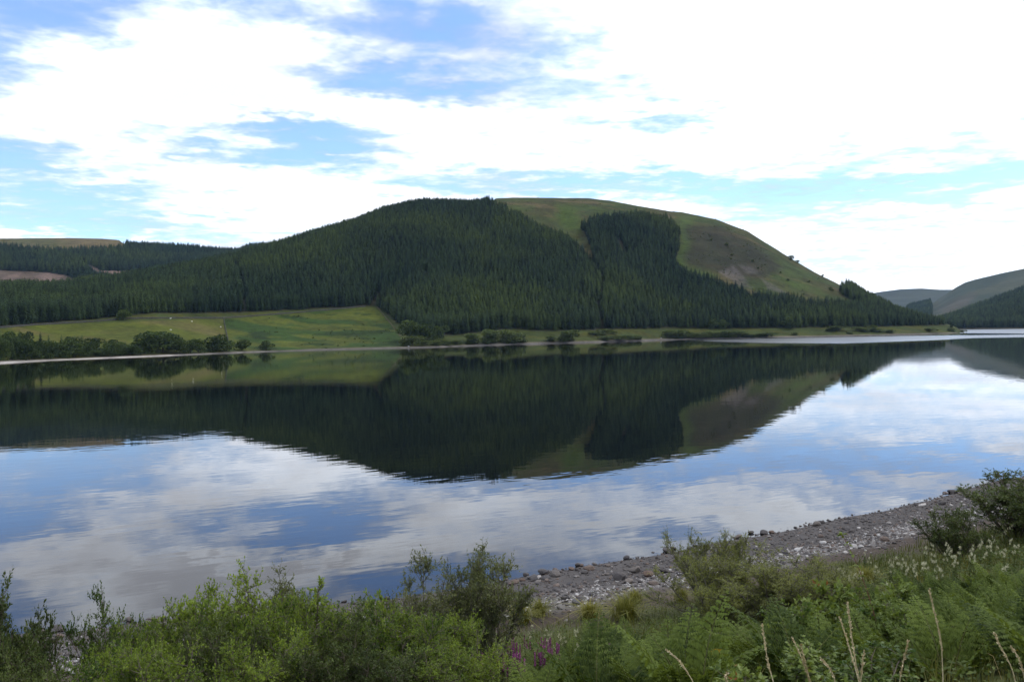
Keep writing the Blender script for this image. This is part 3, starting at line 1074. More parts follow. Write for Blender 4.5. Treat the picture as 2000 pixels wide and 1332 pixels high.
def lobed_crown(name, seed, mat, lobes, n, leaf, flat=1.0, low=0.18):
    """crown of leaf sprays gathered in uneven lobes; unit height, unit-ish width"""
    g = np.random.default_rng(seed)
    P = []; Dd = []; tint = []
    for k in range(lobes):
        t = k / max(lobes - 1, 1)
        c = np.array((g.normal(0, 0.19), g.normal(0, 0.19), low + 0.16 + (0.66 - low) * g.uniform(0, 1)))
        r = g.uniform(0.16, 0.27)
        m = n // lobes
        u = g.normal(0, 1, (m, 3)); u /= np.linalg.norm(u, axis=1)[:, None]
        rad = r * g.uniform(0.35, 1.0, m) ** 0.5
        p = c + u * rad[:, None] * np.array((1.15, 1.15, 0.85 * flat))
        P.append(p); Dd.append(u + np.array((0, 0, 0.25)) + g.normal(0, 0.5, (m, 3)))
        tint.append(np.clip(g.normal(0.42, 0.13) + g.normal(0, 0.16, m), 0, 1))
    P = np.concatenate(P); Dd = np.concatenate(Dd); tint = np.concatenate(tint)
    keep = P[:, 2] > 0.02
    P, Dd, tint = P[keep], Dd[keep], tint[keep]
    s = leaf * g.uniform(0.7, 1.4, len(P))
    V, Q = leaves(P, Dd, s, s * 0.75, g)
    V[:, 2] *= 1.0 / V[:, 2].max()
    me = build_mesh(name, V, Q)
    attr(me, 'tint', np.repeat(tint, 4))
    me.materials.append(mat)
    return me


def limbs(name, seed, n=5, r=0.028, top=0.7):
    g = np.random.default_rng(seed)
    bg_ = Bag()
    V, Q = tube_path([(0, 0, -0.04), (0.01, 0, 0.2), (0, 0.01, top)], [r, r * 0.8, r * 0.3], 6); bg_.add(V, Q)
    for k in range(n):
        a = g.uniform(0, 6.28); z = g.uniform(0.1, 0.4)
        e = np.array((math.cos(a) * 0.27, math.sin(a) * 0.27, z + g.uniform(0.2, 0.35)))
        V, Q = tube_path([(0, 0, z), e * 0.5 + (0, 0, z * 0.5 + 0.02), e], [r * 0.6, r * 0.4, r * 0.15], 5); bg_.add(V, Q)
    return bg_.mesh(name, M_wood)


TREE_C = [lobed_crown('broadleaf_crown_%d' % k, 60 + k, M_broad, lb, 1700, 0.075, lo, 0.0) for k, (lb, lo) in enumerate([(9, 1.0), (12, 0.9), (8, 1.25), (11, 1.0)])]
BUSH_C = [lobed_crown('bush_crown_%d' % k, 80 + k, M_bush, lb, 1300, 0.085, 0.9, 0.0) for k, lb in enumerate([7, 9, 6])]
TREE_T = [limbs('broadleaf_trunk_%d' % k, 90 + k) for k in range(2)]
BUSH_T = limbs('bush_stems', 95, 6, 0.02, 0.5)
PINE_C = CROWNS


def far_plant(kind, px, base, top, wpx, label, cat, group=None, v=0):
    p, d = A_point(px, base)
    h = (base - top) / FPX * d * math.cos(math.atan((px - 1000) / FPX)) * 1.0
    h = max(h, 0.6)
    w = wpx / FPX * d * math.cos(math.atan((px - 1000) / FPX)) / 0.95
    gg = np.random.default_rng(int(px * 7 + base))
    loc = (p[0], p[1], p[2] - 0.1)
    if kind == 'tree':
        ms = [('crown', TREE_C[(int(px) + v) % 4]), ('trunk', TREE_T[int(px) % 2])]
    elif kind == 'bush':
        ms = [('crown', BUSH_C[(int(px) + v) % 3]), ('stems', BUSH_T)]
    else:
        ms = [('crown', PINE_C[int(px) % 5]), ('trunk', TRUNK)]; w = w * 2.4
    return place_copy(kind == 'bush' and 'lochside_bush' or (kind == 'tree' and 'broadleaf_tree' or 'young_conifer'), ms, label, cat, loc, gg.uniform(0, 6.28), (w, w, h), group)


g = np.random.default_rng(23)
# the thicket on the left, along the pale shore
gp = 'trees of the lochside thicket below the pasture'
for k in range(46):
    px = -60 + k * 6.9 + g.uniform(-4, 4)
    topl = np.interp(px, [-60, 0, 60, 120, 180, 230, 260], [640, 642, 650, 650, 662, 664, 662])
    row = k % 3
    by = np.interp(px, [-60, 0, 300], [711, 706, 693]) - row * 5.5 - 2
    tp = topl + (2 - row) * 10 + g.uniform(-6, 8)
    kind = 'pine' if (row == 2 and k % 2 == 0) or g.random() < 0.15 else 'tree'
    far_plant(kind, px, by, tp, g.uniform(24, 40) if kind == 'tree' else g.uniform(15, 20),
              'dark tree in the lochside thicket below the left pasture' if kind == 'tree' else 'pointed young conifer in the lochside thicket below the left pasture', 'tree', gp if kind == 'tree' else 'young conifers of the lochside thicket')
far_plant('tree', 282, 689, 645, 68, 'larger left half of the pair of big round trees by the far water', 'tree')
far_plant('tree', 318, 688, 646, 66, 'right half of the pair of big round trees by the far water', 'tree', v=1)
for (px, b_y, t_y, w_) in [(352, 691, 660, 34), (372, 690, 662, 30), (388, 689, 660, 30), (255, 693, 672, 34), (236, 694, 666, 30)]:
    far_plant('tree', px, b_y, t_y, w_, 'small dark tree beside the pair of big round trees by the far water', 'tree', 'small trees beside the big pair')
far_plant('tree', 418, 687, 652, 50, 'round tree at the foot of the field wall by the far water', 'tree')
far_plant('tree', 443, 686, 664, 34, 'low dark tree just right of the field wall foot', 'tree')
far_plant('tree', 472, 685, 662, 28, 'small square-topped bush left of the lone round bush on the far shore', 'bush')
far_plant('tree', 520, 684, 664, 28, 'lone round dark bush on the far shore below the rough field', 'bush')
far_plant('tree', 240, 625, 604, 26, 'single small tree standing before the plantation at the pasture top', 'tree')
far_plant('tree', 802, 665, 624, 44, 'tallest pale green tree right of the rough field, before the spruces', 'tree', v=2)
far_plant('tree', 832, 664, 630, 42, 'pale green tree second from the rough field, before the spruces', 'tree', v=1)
far_plant('tree', 858, 663, 634, 34, 'lower pale green tree third from the rough field, before the spruces', 'tree')
far_plant('bush', 806, 675, 655, 34, 'round bush at the water below the pale green trees', 'bush')
far_plant('bush', 790, 676, 663, 24, 'small bush at the right foot of the rough field', 'bush')
for k, px in enumerate([930, 948, 966, 985, 1003, 1020]):
    far_plant('bush', px, 671.5 - k * 0.4, 640 + abs(k - 2.4) * 4, 34, 'green bush in the dense clump on the far shore left of the gully', 'bush', 'bushes of the dense clump')
for (px, b_y, t_y, w_) in [(830, 675.5, 664, 26), (850, 675, 664, 26), (872, 674, 665, 26), (893, 673.5, 664, 24), (860, 671, 660, 22), (912, 672, 660, 26)]:
    far_plant('bush', px, b_y, t_y, w_, 'low bush at the far waterline between rough field and dense clump', 'bush', 'low bushes at the far waterline')
for (px, b_y, t_y, w_) in [(1080, 667, 655, 26), (1098, 667, 645, 34), (1116, 666, 652, 30), (1122, 657, 643, 22), (1160, 655, 648, 26), (1178, 653, 642, 34),
                           (1196, 652, 646, 16), (1180, 665, 656, 26), (1202, 664.5, 655, 36), (1226, 664, 654, 30), (1246, 663.5, 654, 26)]:
    far_plant('bush', px, b_y, t_y, w_, 'low green bush scattered on the grassy shore below the gully', 'bush', 'bushes below the gully')
for k, px in enumerate(np.arange(1304, 1500, 11.5)):
    far_plant('bush', px, 661 - k * 0.15, (647 if k not in (0, 1) else 640) + g.uniform(-4, 5), g.uniform(14, 30), 'green bush in the long hedge-like row on the far shore right of centre', 'bush', 'long row of bushes on the far shore')
for (px, b_y, t_y, w_) in [(1392, 642, 622, 20), (1412, 642, 623, 22)]:
    far_plant('tree', px, b_y, t_y, w_, 'pale small tree against the foot of the dark spruces right of centre', 'tree', 'pale trees against the spruces')
for (px, b_y, t_y, w_) in [(1540, 641, 618, 26), (1410 + 135, 642, 628, 20)]:
    far_plant('tree', px, b_y, t_y, w_, 'pale green tree at the plantation front left of the point', 'tree', 'pale trees left of the point')
for (px, b_y, t_y, w_) in [(1620, 646, 636, 26), (1640, 645, 637, 26), (1676, 647, 637, 22), (1690, 648, 639, 22), (1703, 647, 634, 16), (1716, 649, 641, 28), (1735, 650, 643, 22),
                           (1552, 655, 648, 14), (1662, 653, 648, 12)]:
    far_plant('bush', px, b_y, t_y, w_, 'small dark bush on the grassy shore leading to the point', 'bush', 'bushes leading to the point')
far_plant('bush', 1817, 648, 640, 22, 'low dark bush on the grassy point, third from its tip', 'bush')
far_plant('bush', 1860, 648, 641, 14, 'small bush near the tip of the grassy point', 'bush')
far_plant('pine', 1858, 641, 626, 10, 'tiny lone conifer standing off the plantation end at the point', 'tree')
far_plant('bush', 1880, 648.6, 644, 14, 'tiny dark bush at the very tip of the point', 'bush')
for (px, b_y, s_) in [(1420, 480, 6), (1470, 512, 5), (1480, 525, 4), (1545, 508, 9), (1557, 514, 6), (1605, 541, 5), (1580, 552, 4), (1540, 549, 5), (1525, 534, 4), (1621, 566, 6), (1625, 569, 5), (1570, 575, 3), (1430, 500, 4), (1390, 470, 4)]:
    far_plant('bush', px, b_y, b_y - s_, s_ * 1.3, 'tiny dark shrub dotted on the open grassy hillside right of the plantation', 'shrub', 'shrubs dotted on the open hillside')

# heather and bracken clumps on the open hill, rushes in the rough field
src_b = [o for o in bpy.data.objects if o.name.startswith('lochside_bush')]
src_c = []
for me_ in BUSH_C:
    for o in src_b:
        cc = [c_ for c_ in o.children if c_.data == me_]
        if cc: src_c.append(cc[0]); break


def clumps(name, n, test, lo, hi, flat, label, cat, seed):
    g = np.random.default_rng(seed)
    az = g.uniform(R(-34), R(30), n); d = np.sqrt(g.uniform(430 ** 2, 1400 ** 2, n))
    z = A_height(az, d)
    px, py = proj(az, (z - CAM_H) / d)
    Ds, Db, eb, Dr, er = A_params(az)
    k = test(px, py, d * np.sin(az), d * np.cos(az), g) & (d < Dr) & (d > Ds + 9)
    X, Y, Z = (d * np.sin(az))[k], (d * np.cos(az))[k], z[k]
    m = len(X)
    sz = lo + (hi - lo) * g.uniform(0, 1, m) ** 2.2
    return scatter(name, np.stack([X, Y, Z - 0.1], 1), np.stack([0 * X, 0 * X, g.uniform(0, 6.28, m)], 1), np.stack([sz, sz, sz * flat], 1), g.integers(0, len(src_c), m), src_c, label, cat)


def open_hill(px, py, X, Y, g):
    fo = inpoly(px, py, FOREST_A) | inpoly(px, py, CLUMP)
    up = (px > 960) & (py < 604) & ~fo & (polydist(px, py, FOREST_A) > 5)
    w = np.where(inpoly(px, py, HEATH), 0.85, 0.22) * sstep(-0.12, 0.12, fbm(X / 25 + 60, Y / 25, 3))
    return up & (g.uniform(0, 1, len(px)) < w)


def rough_field(px, py, X, Y, g):
    return inpoly(px, py, PAST_R) & (fbm(X / 26 + 15, Y / 14 + 3, 4) > 0.03) & (g.uniform(0, 1, len(px)) < 0.75)


clumps('heather_clumps', 30000, open_hill, 0.8, 2.6, 0.35, 'dark heather and bracken clumps over the open slope right of the plantation', 'heather', 71)
clumps('rush_clumps', 16000, rough_field, 0.7, 2.2, 0.5, 'dark green rush and bracken clumps streaking the rough field', 'rushes', 72)

# ---- walls, fence and sheep in the fields -------------------------------------------------
M_stone = plain_material('field_stone', (0.022, 0.021, 0.018), (0.07, 0.066, 0.058), 1.2, bs=0.6, bd=0.1)


def field_wall(name, pts, label, hgt=1.1, wid=0.6):
    P = []
    for (x0, y0), (x1, y1) in zip(pts[:-1], pts[1:]):
        n = max(int(math.hypot(x1 - x0, y1 - y0) / 3), 2)
        for t in np.linspace(0, 1, n, endpoint=False):
            P.append(A_point(x0 + (x1 - x0) * t, y0 + (y1 - y0) * t)[0])
    P.append(A_point(*pts[-1])[0])
    P = np.array(P)
    seg = np.linalg.norm(np.diff(P[:, :2], axis=0), axis=1); s = np.concatenate([[0], np.cumsum(seg)])
    ss = np.arange(0, s[-1], 0.9)
    Q = np.stack([np.interp(ss, s, P[:, k]) for k in range(3)], 1)
    az = np.arctan2(Q[:, 0], Q[:, 1]); Q[:, 2] = A_height(az, np.hypot(Q[:, 0], Q[:, 1]))
    T_ = np.gradient(Q, axis=0); T_[:, 2] = 0; T_ /= np.linalg.norm(T_, axis=1)[:, None] + 1e-9
    S = np.stack([-T_[:, 1], T_[:, 0], T_[:, 2]], 1)
    gg = np.random.default_rng(len(Q))
    n = len(Q)
    hh = hgt * gg.uniform(0.8, 1.12, n)
    rows = []
    for (o_, z_) in ((-0.5, -0.4), (-0.46, 0.5), (-0.36, 1.0), (0.36, 1.0), (0.46, 0.5), (0.5, -0.4)):
        j = gg.normal(0, 0.05, (n, 3))
        rows.append(Q + S * (o_ * wid) + np.stack([0 * hh, 0 * hh, hh * z_ if z_ > 0 else 0 * hh + z_], 1) + j)
    V = np.stack(rows, 1).reshape(-1, 3)
    q = [(i * 6 + j, (i + 1) * 6 + j, (i + 1) * 6 + j + 1, i * 6 + j + 1) for i in range(n - 1) for j in range(5)]
    o = link(name, build_mesh(name, V, q), M_stone)
    return tag(o, label, 'wall')


field_wall('field_wall', [(0, 641), (60, 636), (180, 629), (250, 623), (300, 622), (437, 622), (560, 613), (640, 606), (715, 599)], 'long low dark stone wall along the top of the fields, under the plantation')
field_wall('field_wall', [(437, 622.5), (440, 640), (446, 668)], 'stone wall running downhill between the mown pasture and the rough field')
# fence down the right side of the rough field
M_post = plain_material('fence_wood', (0.10, 0.075, 0.05), (0.2, 0.16, 0.12), 4.0)
fen = thing('field_fence', 'thin brown fence line down the right edge of the rough green field', 'fence')
Fp = [A_point(735 + 47 * t, 599 + 58 * t)[0] for t in np.linspace(0, 1, 60)]
Vp, Qp = tube_path([(0, 0, -0.3), (0, 0, 0.7), (0, 0, 1.4)], [0.11, 0.11, 0.1], 6)
POST = build_mesh('post', Vp, Qp); POST.materials.append(M_post)
for p in Fp: link('post', POST, None, fen, p)
for hz in (0.5, 0.85, 1.2):
    Vr, Qr = tube_path(np.array(Fp) + (0, 0, hz), np.full(60, 0.035), 4)
    link('rail', build_mesh('rail', Vr, Qr), M_post, fen)

M_wool = plain_material('wool', (0.55, 0.53, 0.48), (0.75, 0.73, 0.68), 10.0)
M_face = plain_material('sheep_face', (0.03, 0.027, 0.025), (0.06, 0.055, 0.05), 10.0)


def sheep_body():
    """one continuous body: deep trunk, neck, head and four jointed legs"""
    bm_v = [(0, 0, 0.62), (0.42, 0, 0.64), (-0.42, 0, 0.62), (0.62, 0, 0.72), (0.80, 0, 0.70), (0.93, 0, 0.62),
            (0.34, 0.13, 0.45), (0.35, 0.14, 0.24), (0.34, 0.14, 0.02), (0.34, -0.13, 0.45), (0.35, -0.14, 0.24), (0.34, -0.14, 0.02),
            (-0.36, 0.13, 0.45), (-0.43, 0.14, 0.25), (-0.40, 0.14, 0.02), (-0.36, -0.13, 0.45), (-0.43, -0.14, 0.25), (-0.40, -0.14, 0.02), (-0.55, 0, 0.6)]
    e = [(0, 1), (0, 2), (1, 3), (3, 4), (4, 5), (1, 6), (6, 7), (7, 8), (1, 9), (9, 10), (10, 11), (2, 12), (12, 13), (13, 14), (2, 15), (15, 16), (16, 17), (2, 18)]
    rad = [.27, .24, .25, .15, .11, .06, .10, .045, .04, .10, .045, .04, .11, .05, .04, .11, .05, .04, .08]
    me = bpy.data.meshes.new('sheep_body')
    me.from_pydata(bm_v, e, [])
    o = bpy.data.objects.new('sheep_tmp', me); COL.objects.link(o)
    md = o.modifiers.new('skin', 'SKIN')
    for i, s_ in enumerate(me.skin_vertices[0].data):
        s_.radius = (rad[i], rad[i]); s_.use_root = (i == 0)
    o.modifiers.new('sub', 'SUBSURF').levels = 1
    dg = bpy.context.evaluated_depsgraph_get()
    m2 = bpy.data.meshes.new_from_object(o.evaluated_get(dg))
    bpy.data.objects.remove(o)
    m2.materials.clear(); m2.materials.append(M_wool)
    return m2


SHEEP = sheep_body()
gE = Bag()
for s_ in (-1, 1):
    V, Q = leaves(np.array([(0.80, 0.07 * s_, 0.76)]), np.array([(-0.05, 0.14 * s_, 0.02)]), 0.14, 0.07, np.random.default_rng(1)); gE.add(V, Q)
EARS = gE.mesh('sheep_ears', M_face)
for (px, py, rz, lab) in [(333, 623.5, 0.3, 'white sheep grazing below the top wall, left of the others'), (375, 629, 2.8, 'white sheep standing in mid pasture right of the one by the wall'),
                          (431, 640, 1.4, 'white sheep beside the downhill wall at the pasture edge'), (334, 646, 3.4, 'lowest white sheep, just above the pair of big round trees')]:
    p, d = A_point(px, py)
    place_copy('sheep', [('body', SHEEP), ('ears', EARS)], lab, 'sheep', p, rz, 1.1, 'sheep in the pasture')

# pale boulders on the far waterline
def stone_mesh(name, seed, flat=0.6, rough=0.16, sub=2):
    """an uneven, worn stone"""
    import bmesh
    g = np.random.default_rng(seed)
    bm = bmesh.new()
    bmesh.ops.create_icosphere(bm, subdivisions=sub, radius=0.5)
    V = np.array([v.co[:] for v in bm.verts])
    for k in range(7):                       # a few flat faces knocked off
        n = g.normal(0, 1, 3); n /= np.linalg.norm(n)
        c = g.uniform(0.26, 0.42)
        dd = V @ n
        V = V - np.maximum(dd - c, 0)[:, None] * n * 0.85
    V = V * np.array((g.uniform(0.9, 1.25), g.uniform(0.75, 1.0), flat)) * (1 + rough * 0.4 * g.normal(0, 0.35, (len(V), 1)))
    for v, c in zip(bm.verts, V): v.co = c
    me = bpy.data.meshes.new(name)
    bm.to_mesh(me); bm.free()
    return me


M_rock, nt, b_ = material('shore_stone')
oi_ = nd(nt, 'ShaderNodeObjectInfo')
n_ = noise_node(nt, 5.0, 5, 0.65)
n2_ = noise_node(nt, 22.0, 3, 0.6)
c_ = ramp(nt, oi_.outputs['Random'], [(0.0, (0.045, 0.040, 0.039)), (0.25, (0.085, 0.077, 0.074)), (0.5, (0.065, 0.062, 0.066)), (0.7, (0.12, 0.104, 0.092)), (0.86, (0.10, 0.068, 0.052)), (0.95, (0.20, 0.185, 0.175)), (1.0, (0.42, 0.40, 0.385))])
f_ = mth(nt, 'MULTIPLY_ADD', n_.outputs['Fac'], 1.1, 0.45)
cc_ = mixc(nt, 1.0, c_, ramp(nt, n_.outputs['Fac'], [(0.3, (0.7, 0.68, 0.66)), (0.7, (1.25, 1.22, 1.2))]), 'MULTIPLY')
# stones standing in or just above the water are wet and dark
gg_ = nd(nt, 'ShaderNodeNewGeometry'); sx_ = nd(nt, 'ShaderNodeSeparateXYZ'); nt.links.new(gg_.outputs['Position'], sx_.inputs[0])
wet = nd(nt, 'ShaderNodeMapRange'); nt.links.new(sx_.outputs[2], wet.inputs['Value'])
wet.inputs['From Min'].default_value = 0.02; wet.inputs['From Max'].default_value = 0.14; wet.inputs['To Min'].default_value = 1.0; wet.inputs['To Max'].default_value = 0.0
cw_ = mixc(nt, wet.outputs[0], cc_, mixc(nt, 1.0, cc_, (0.5, 0.42, 0.38), 'MULTIPLY'))
nt.links.new(cw_, b_.inputs['Base Color'])
nt.links.new(mth(nt, 'MULTIPLY_ADD', wet.outputs[0], -0.45, 0.85), b_.inputs['Roughness'])
b_.inputs['Specular IOR Level'].default_value = 0.3
bump(nt, b_, mth(nt, 'ADD', n_.outputs['Fac'], mth(nt, 'MULTIPLY', n2_.outputs['Fac'], 0.4)), 0.5, 0.05)
STONES = [stone_mesh('stone_%d' % k, 200 + k, fl) for k, fl in enumerate([0.55, 0.7, 0.42, 0.6, 0.5])]
for s_ in STONES: s_.materials.append(M_rock)

for (px, py, sz, lab) in [(798, 678.2, 1.5, 'pale upright boulder at the far waterline below the round bush'), (1291, 661.5, 1.5, 'pale boulder at the far waterline left of the long row of bushes')]:
    p, d = A_point(px, py)
    o = link('boulder', STONES[1].copy(), None, None, (p[0], p[1], p[2] + 0.4)); o.scale = (sz, sz, sz * 1.4)
    o.data.materials.clear(); o.data.materials.append(plain_material('pale_stone_%d' % px, (0.22, 0.215, 0.21), (0.36, 0.35, 0.345), 2.0))
    tag(o, lab, 'boulder')
gS = np.random.default_rng(77)
for px in np.linspace(1052, 1082, 12):
    p, d = A_point(px, 670.3 + gS.uniform(-1.2, 0.6))
    o = link('boulder', STONES[int(gS.integers(5))], None, None, (p[0], p[1], p[2] + 0.15)); s_ = gS.uniform(0.9, 1.8); o.scale = (s_, s_, s_); o.rotation_euler = (0, 0, gS.uniform(0, 6))
    tag(o, 'small pale boulder in the scatter of stones on the far waterline below the dense clump', 'boulder', 'boulders on the far waterline')

# ================================================================== THE NEAR BANK
NSH = np.array([(60, 1240), (350, 1203), (740, 1172), (1000, 1132), (1100, 1113), (1230, 1093), (1320, 1076), (1480, 1046), (1600, 1022), (1750, 993), (1900, 951), (1960, 936)], float)
_a, _e = ray(NSH[:, 0], NSH[:, 1])
_d = -CAM_H / _e
SP = np.stack([_d * np.sin(_a), _d * np.cos(_a)], 1)
_dir = SP[-1] - SP[0]; _dir /= np.linalg.norm(_dir)
UDIR = _dir                                  # along the shore, to the right
NDIR = np.array((_dir[1], -_dir[0]))         # inland, towards the camera
S0 = float(np.mean(SP @ NDIR))
_u = SP @ UDIR; _off = SP @ NDIR
_o = np.argsort(_u)
U_K, OFF_K = _u[_o], _off[_o]


def us(x, y):
    u = x * UDIR[0] + y * UDIR[1]
    s = x * NDIR[0] + y * NDIR[1] - np.interp(u, U_K, OFF_K)
    return u, s


_sk = np.array([-60, -8, 0, 2, 4, 6.5, 8.5, 11, 13.5, 18.6, 23.7, 28.8, 33.8, 37, 40, 50, 80, 300.0])
_zk = np.array([-4, -0.9, 0, 0.20, 0.42, 0.75, 1.0, 1.4, 1.95, 3.45, 5.15, 7.3, 9.15, 10.25, 10.7, 11.2, 12.5, 16.0])
_sf = np.arange(-60, 300, 0.25)
_zf = np.interp(_sf, _sk, _zk)
_kern = np.exp(-(np.arange(-8, 9) / 4.0) ** 2); _kern /= _kern.sum()
_zs = np.convolve(np.pad(_zf, 8, mode='edge'), _kern, 'valid')
_zs = np.where(_sf < 1.5, _zf, _zs)


def bank_z(x, y):
    x = np.asarray(x, float); y = np.asarray(y, float)
    u, s = us(x, y)
    s2 = s + 0.35 * fbm(u / 3.0, s / 3.0, 3) * sstep(60, 0, np.abs(s)) * 1.5
    z = np.interp(s2, _sf, _zs)
    z = z + fbm(x / 2.2, y / 2.2, 4) * (0.10 + 0.35 * sstep(7, 14, s)) * sstep(-1, 2, s)
    return z


def near_point(px, d):
    az = float(ray(px, 1120)[0])
    x, y = d * math.sin(az), d * math.cos(az)
    return np.array((x, y, float(bank_z(x, y))))


# bank ground
uu = np.concatenate([np.arange(-120, -30, 3.0), np.arange(-30, 75, 0.4), np.arange(75, 260, 4.0)])
sv = np.concatenate([np.arange(-40, -4, 3.0), np.arange(-4, 42, 0.3), np.arange(42, 300, 8.0)])
UU, SV = np.meshgrid(uu, sv, indexing='ij')
offs = np.interp(UU, U_K, OFF_K)
XB = UU * UDIR[0] + (SV + offs) * NDIR[0]; YB = UU * UDIR[1] + (SV + offs) * NDIR[1]
ZB = bank_z(XB.ravel(), YB.ravel())
V = np.stack([XB.ravel(), YB.ravel(), ZB], 1)
ns_ = len(sv)
i = (np.arange(len(uu) - 1)[:, None] * ns_ + np.arange(ns_ - 1)[None, :]).ravel()
me = build_mesh('near_bank', V, np.stack([i, i + 1, i + ns_ + 1, i + ns_], 1), smooth=True)
s_ = SV.ravel(); x_ = XB.ravel(); y_ = YB.ravel()
jit = fbm(x_ / 1.6, y_ / 1.6, 3) * 3.0
c = np.tile(np.array((0.07, 0.063, 0.06)), (len(V), 1))
c = lerp(c, np.array((0.12, 0.11, 0.104)), sstep(3.5, 5.5, s_ + jit) * sstep(8.5, 6.5, s_ + jit))
c = lerp(c, np.array((0.060, 0.046, 0.037)), sstep(6.0, 7.6, s_ + jit))
c = lerp(c, np.array((0.055, 0.062, 0.020)), sstep(8.2, 11, s_ + jit * 1.3))
attr(me, 'cover', c, 'FLOAT_COLOR')
M_bank = cover_material('bank_ground', 9.0, 1.2, 0.5, 0.06)
structure(link('near_bank', me, M_bank))

# ---- stones of the shingle beach ---------------------------------------------------------
g = np.random.default_rng(101)


def beach_xy(u, s):
    o = np.interp(u, U_K, OFF_K)
    return u * UDIR[0] + (s + o) * NDIR[0], u * UDIR[1] + (s + o) * NDIR[1]


STONE_OBJ = []


def near_stone(x, y, size, label, group=None, sink=0.25, k=None, z=None, stretch=(1, 1, 1)):
    k = int(g.integers(5)) if k is None else k
    zz = float(bank_z(x, y)) if z is None else z
    o = link('stone', STONES[k], None, None, (x, y, zz + size * (0.28 - sink)))
    o.scale = (size * stretch[0], size * stretch[1], size * stretch[2])
    o.rotation_euler = (g.normal(0, 0.15), g.normal(0, 0.15), g.uniform(0, 6.28))
    STONE_OBJ.append(o)
    return tag(o, label, 'stone', group)


def at_px(px, py, z0=0.0):
    """pixel on the near beach -> point of the bank surface (or the water)"""
    az, e = ray(px, py)
    az = float(az); e = float(e)
    d = np.linspace(20, 110, 1800)
    x, y = d * math.sin(az), d * math.cos(az)
    zz = np.maximum(bank_z(x, y), 0.0)
    k = np.argmax(zz >= CAM_H + e * d) if np.any(zz >= CAM_H + e * d) else len(d) - 1
    return x[k], y[k], zz[k], d[k]


SPEC = [(1128, 1106, 9, 'single dark stone in the water, leftmost off the middle beach'), (1161, 1103, 8, 'small dark stone in the water, second off the middle beach'),
        (1188, 1106, 8, 'dark upright stone in the water, third off the middle beach'), (1224, 1092, 10, 'larger brown stone of the pair lying off the middle beach'),
        (1232, 1093, 6, 'smaller stone of the pair lying off the middle beach'), (1151, 1113, 17, 'brown flat stone at the water edge, topmost of two by the lone stones'),
        (1142, 1120, 13, 'brown flat stone at the water edge, lower of two by the lone stones'), (1027, 1125, 10, 'small brown stone at the left end of the waterline row'),
        (1035, 1130, 12, 'dark stone second in the waterline row at the beach\'s left end'), (1049, 1131, 14, 'dark brown stone third in the waterline row at the beach\'s left end'),
        (1085, 1124, 20, 'broad brown stone at the waterline in the middle of the left beach'), (1066, 1131, 14, 'brown stone fourth in the waterline row at the beach\'s left end'),
        (1020, 1165, 24, 'big pale flat stone lying beside the tall willow'), (1086, 1146, 13, 'rounded pale stone in the middle of the left shingle'),
        (1210, 1132, 20, 'pale angular slab, left of the slab group on the middle beach'), (1228, 1138, 18, 'pale low slab in the slab group on the middle beach'),
        (1266, 1124, 20, 'tall grey slab, largest of the slab group on the middle beach'), (1297, 1118, 14, 'pale broken stone right of the slab group'),
        (1120, 1156, 10, 'white stone on the upper shingle above the weed line'), (1103, 1170, 14, 'dark reddish stone on the upper edge of the left shingle'),
        (1240, 1117, 22, 'long flat grey stone lying across the middle shingle'), (1400, 1090, 14, 'pale stone seen through the thin willow on the beach'),
        (1467, 1041, 9, 'flat dark stone lying in the water off the right beach'), (1316, 1072, 10, 'dark stone in the water beside the thin willow'),
        (100, 1237, 14, 'brown rounded stone at the waterline in the left gap'), (285, 1220, 14, 'dark block at the waterline right of the small left shrub'),
        (312, 1213, 16, 'long flat dark stone in the shallow water at left'), (335, 1215, 10, 'dark stone at the waterline below the reaching hawthorn branch'),
        (150, 1258, 18, 'flat pale slab on the shingle in the left gap'), (740, 1186, 12, 'dark stone at the waterline seen between the shrubs'), (748, 1180, 10, 'small dark stone at the waterline seen between the shrubs, outermost')]
for (px, py, w_, lab) in SPEC:
    x, y, zz, d = at_px(px, py)
    near_stone(x, y, w_ / FPX * d * 1.4, lab, None, 0.12, None, max(zz, -0.02), (1, 1, 1.1))
# further stones one can still pick apart
for k in range(215):
    u = g.uniform(-24, 62); 
    if k < 95: s = abs(g.normal(0, 0.55)) - 0.35
    else: s = g.uniform(0.2, 7.2)
    x, y = beach_xy(u, s)
    sz = (0.17 + 0.38 * g.uniform(0, 1) ** 2.2) * (1.15 if s < 1 else 1.0)
    if s < 0.3:
        near_stone(x, y, sz, 'dark wet stone in the ragged row along the near waterline', 'wet stones along the near waterline', 0.1, None, max(float(bank_z(x, y)), -0.05))
    else:
        near_stone(x, y, sz, 'loose stone lying among the shingle of the near beach', 'loose stones on the near beach', 0.15)
SRC = [o for o in STONE_OBJ if 'loose' in o['label']]
SRC = [next(o for o in SRC if o.data == STONES[k]) for k in range(5)]
n = 26000
u = g.uniform(-30, 75, n); s = np.concatenate([g.uniform(-0.6, 8.6, n - 9000), g.normal(5.2, 1.5, 9000)])
x, y = beach_xy(u, s)
s_eff = s + fbm(x / 1.6, y / 1.6, 3) * 3.0
keep = (s_eff < g.uniform(5.5, 9.5, n)) & (s < 10)
x, y, s = x[keep], y[keep], s[keep]
n = len(x)
sz = np.exp(g.normal(math.log(0.095), 0.5, n)).clip(0.045, 0.32)
scatter('shingle', np.stack([x, y, bank_z(x, y) + sz * 0.08], 1), np.stack([g.normal(0, .3, n), g.normal(0, .3, n), g.uniform(0, 6.28, n)], 1),
        np.stack([sz, sz, sz * g.uniform(0.7, 1.2, n)], 1), g.integers(0, 5, n), SRC, 'grey shingle of the near beach, dark at the water and paler above', 'shingle')

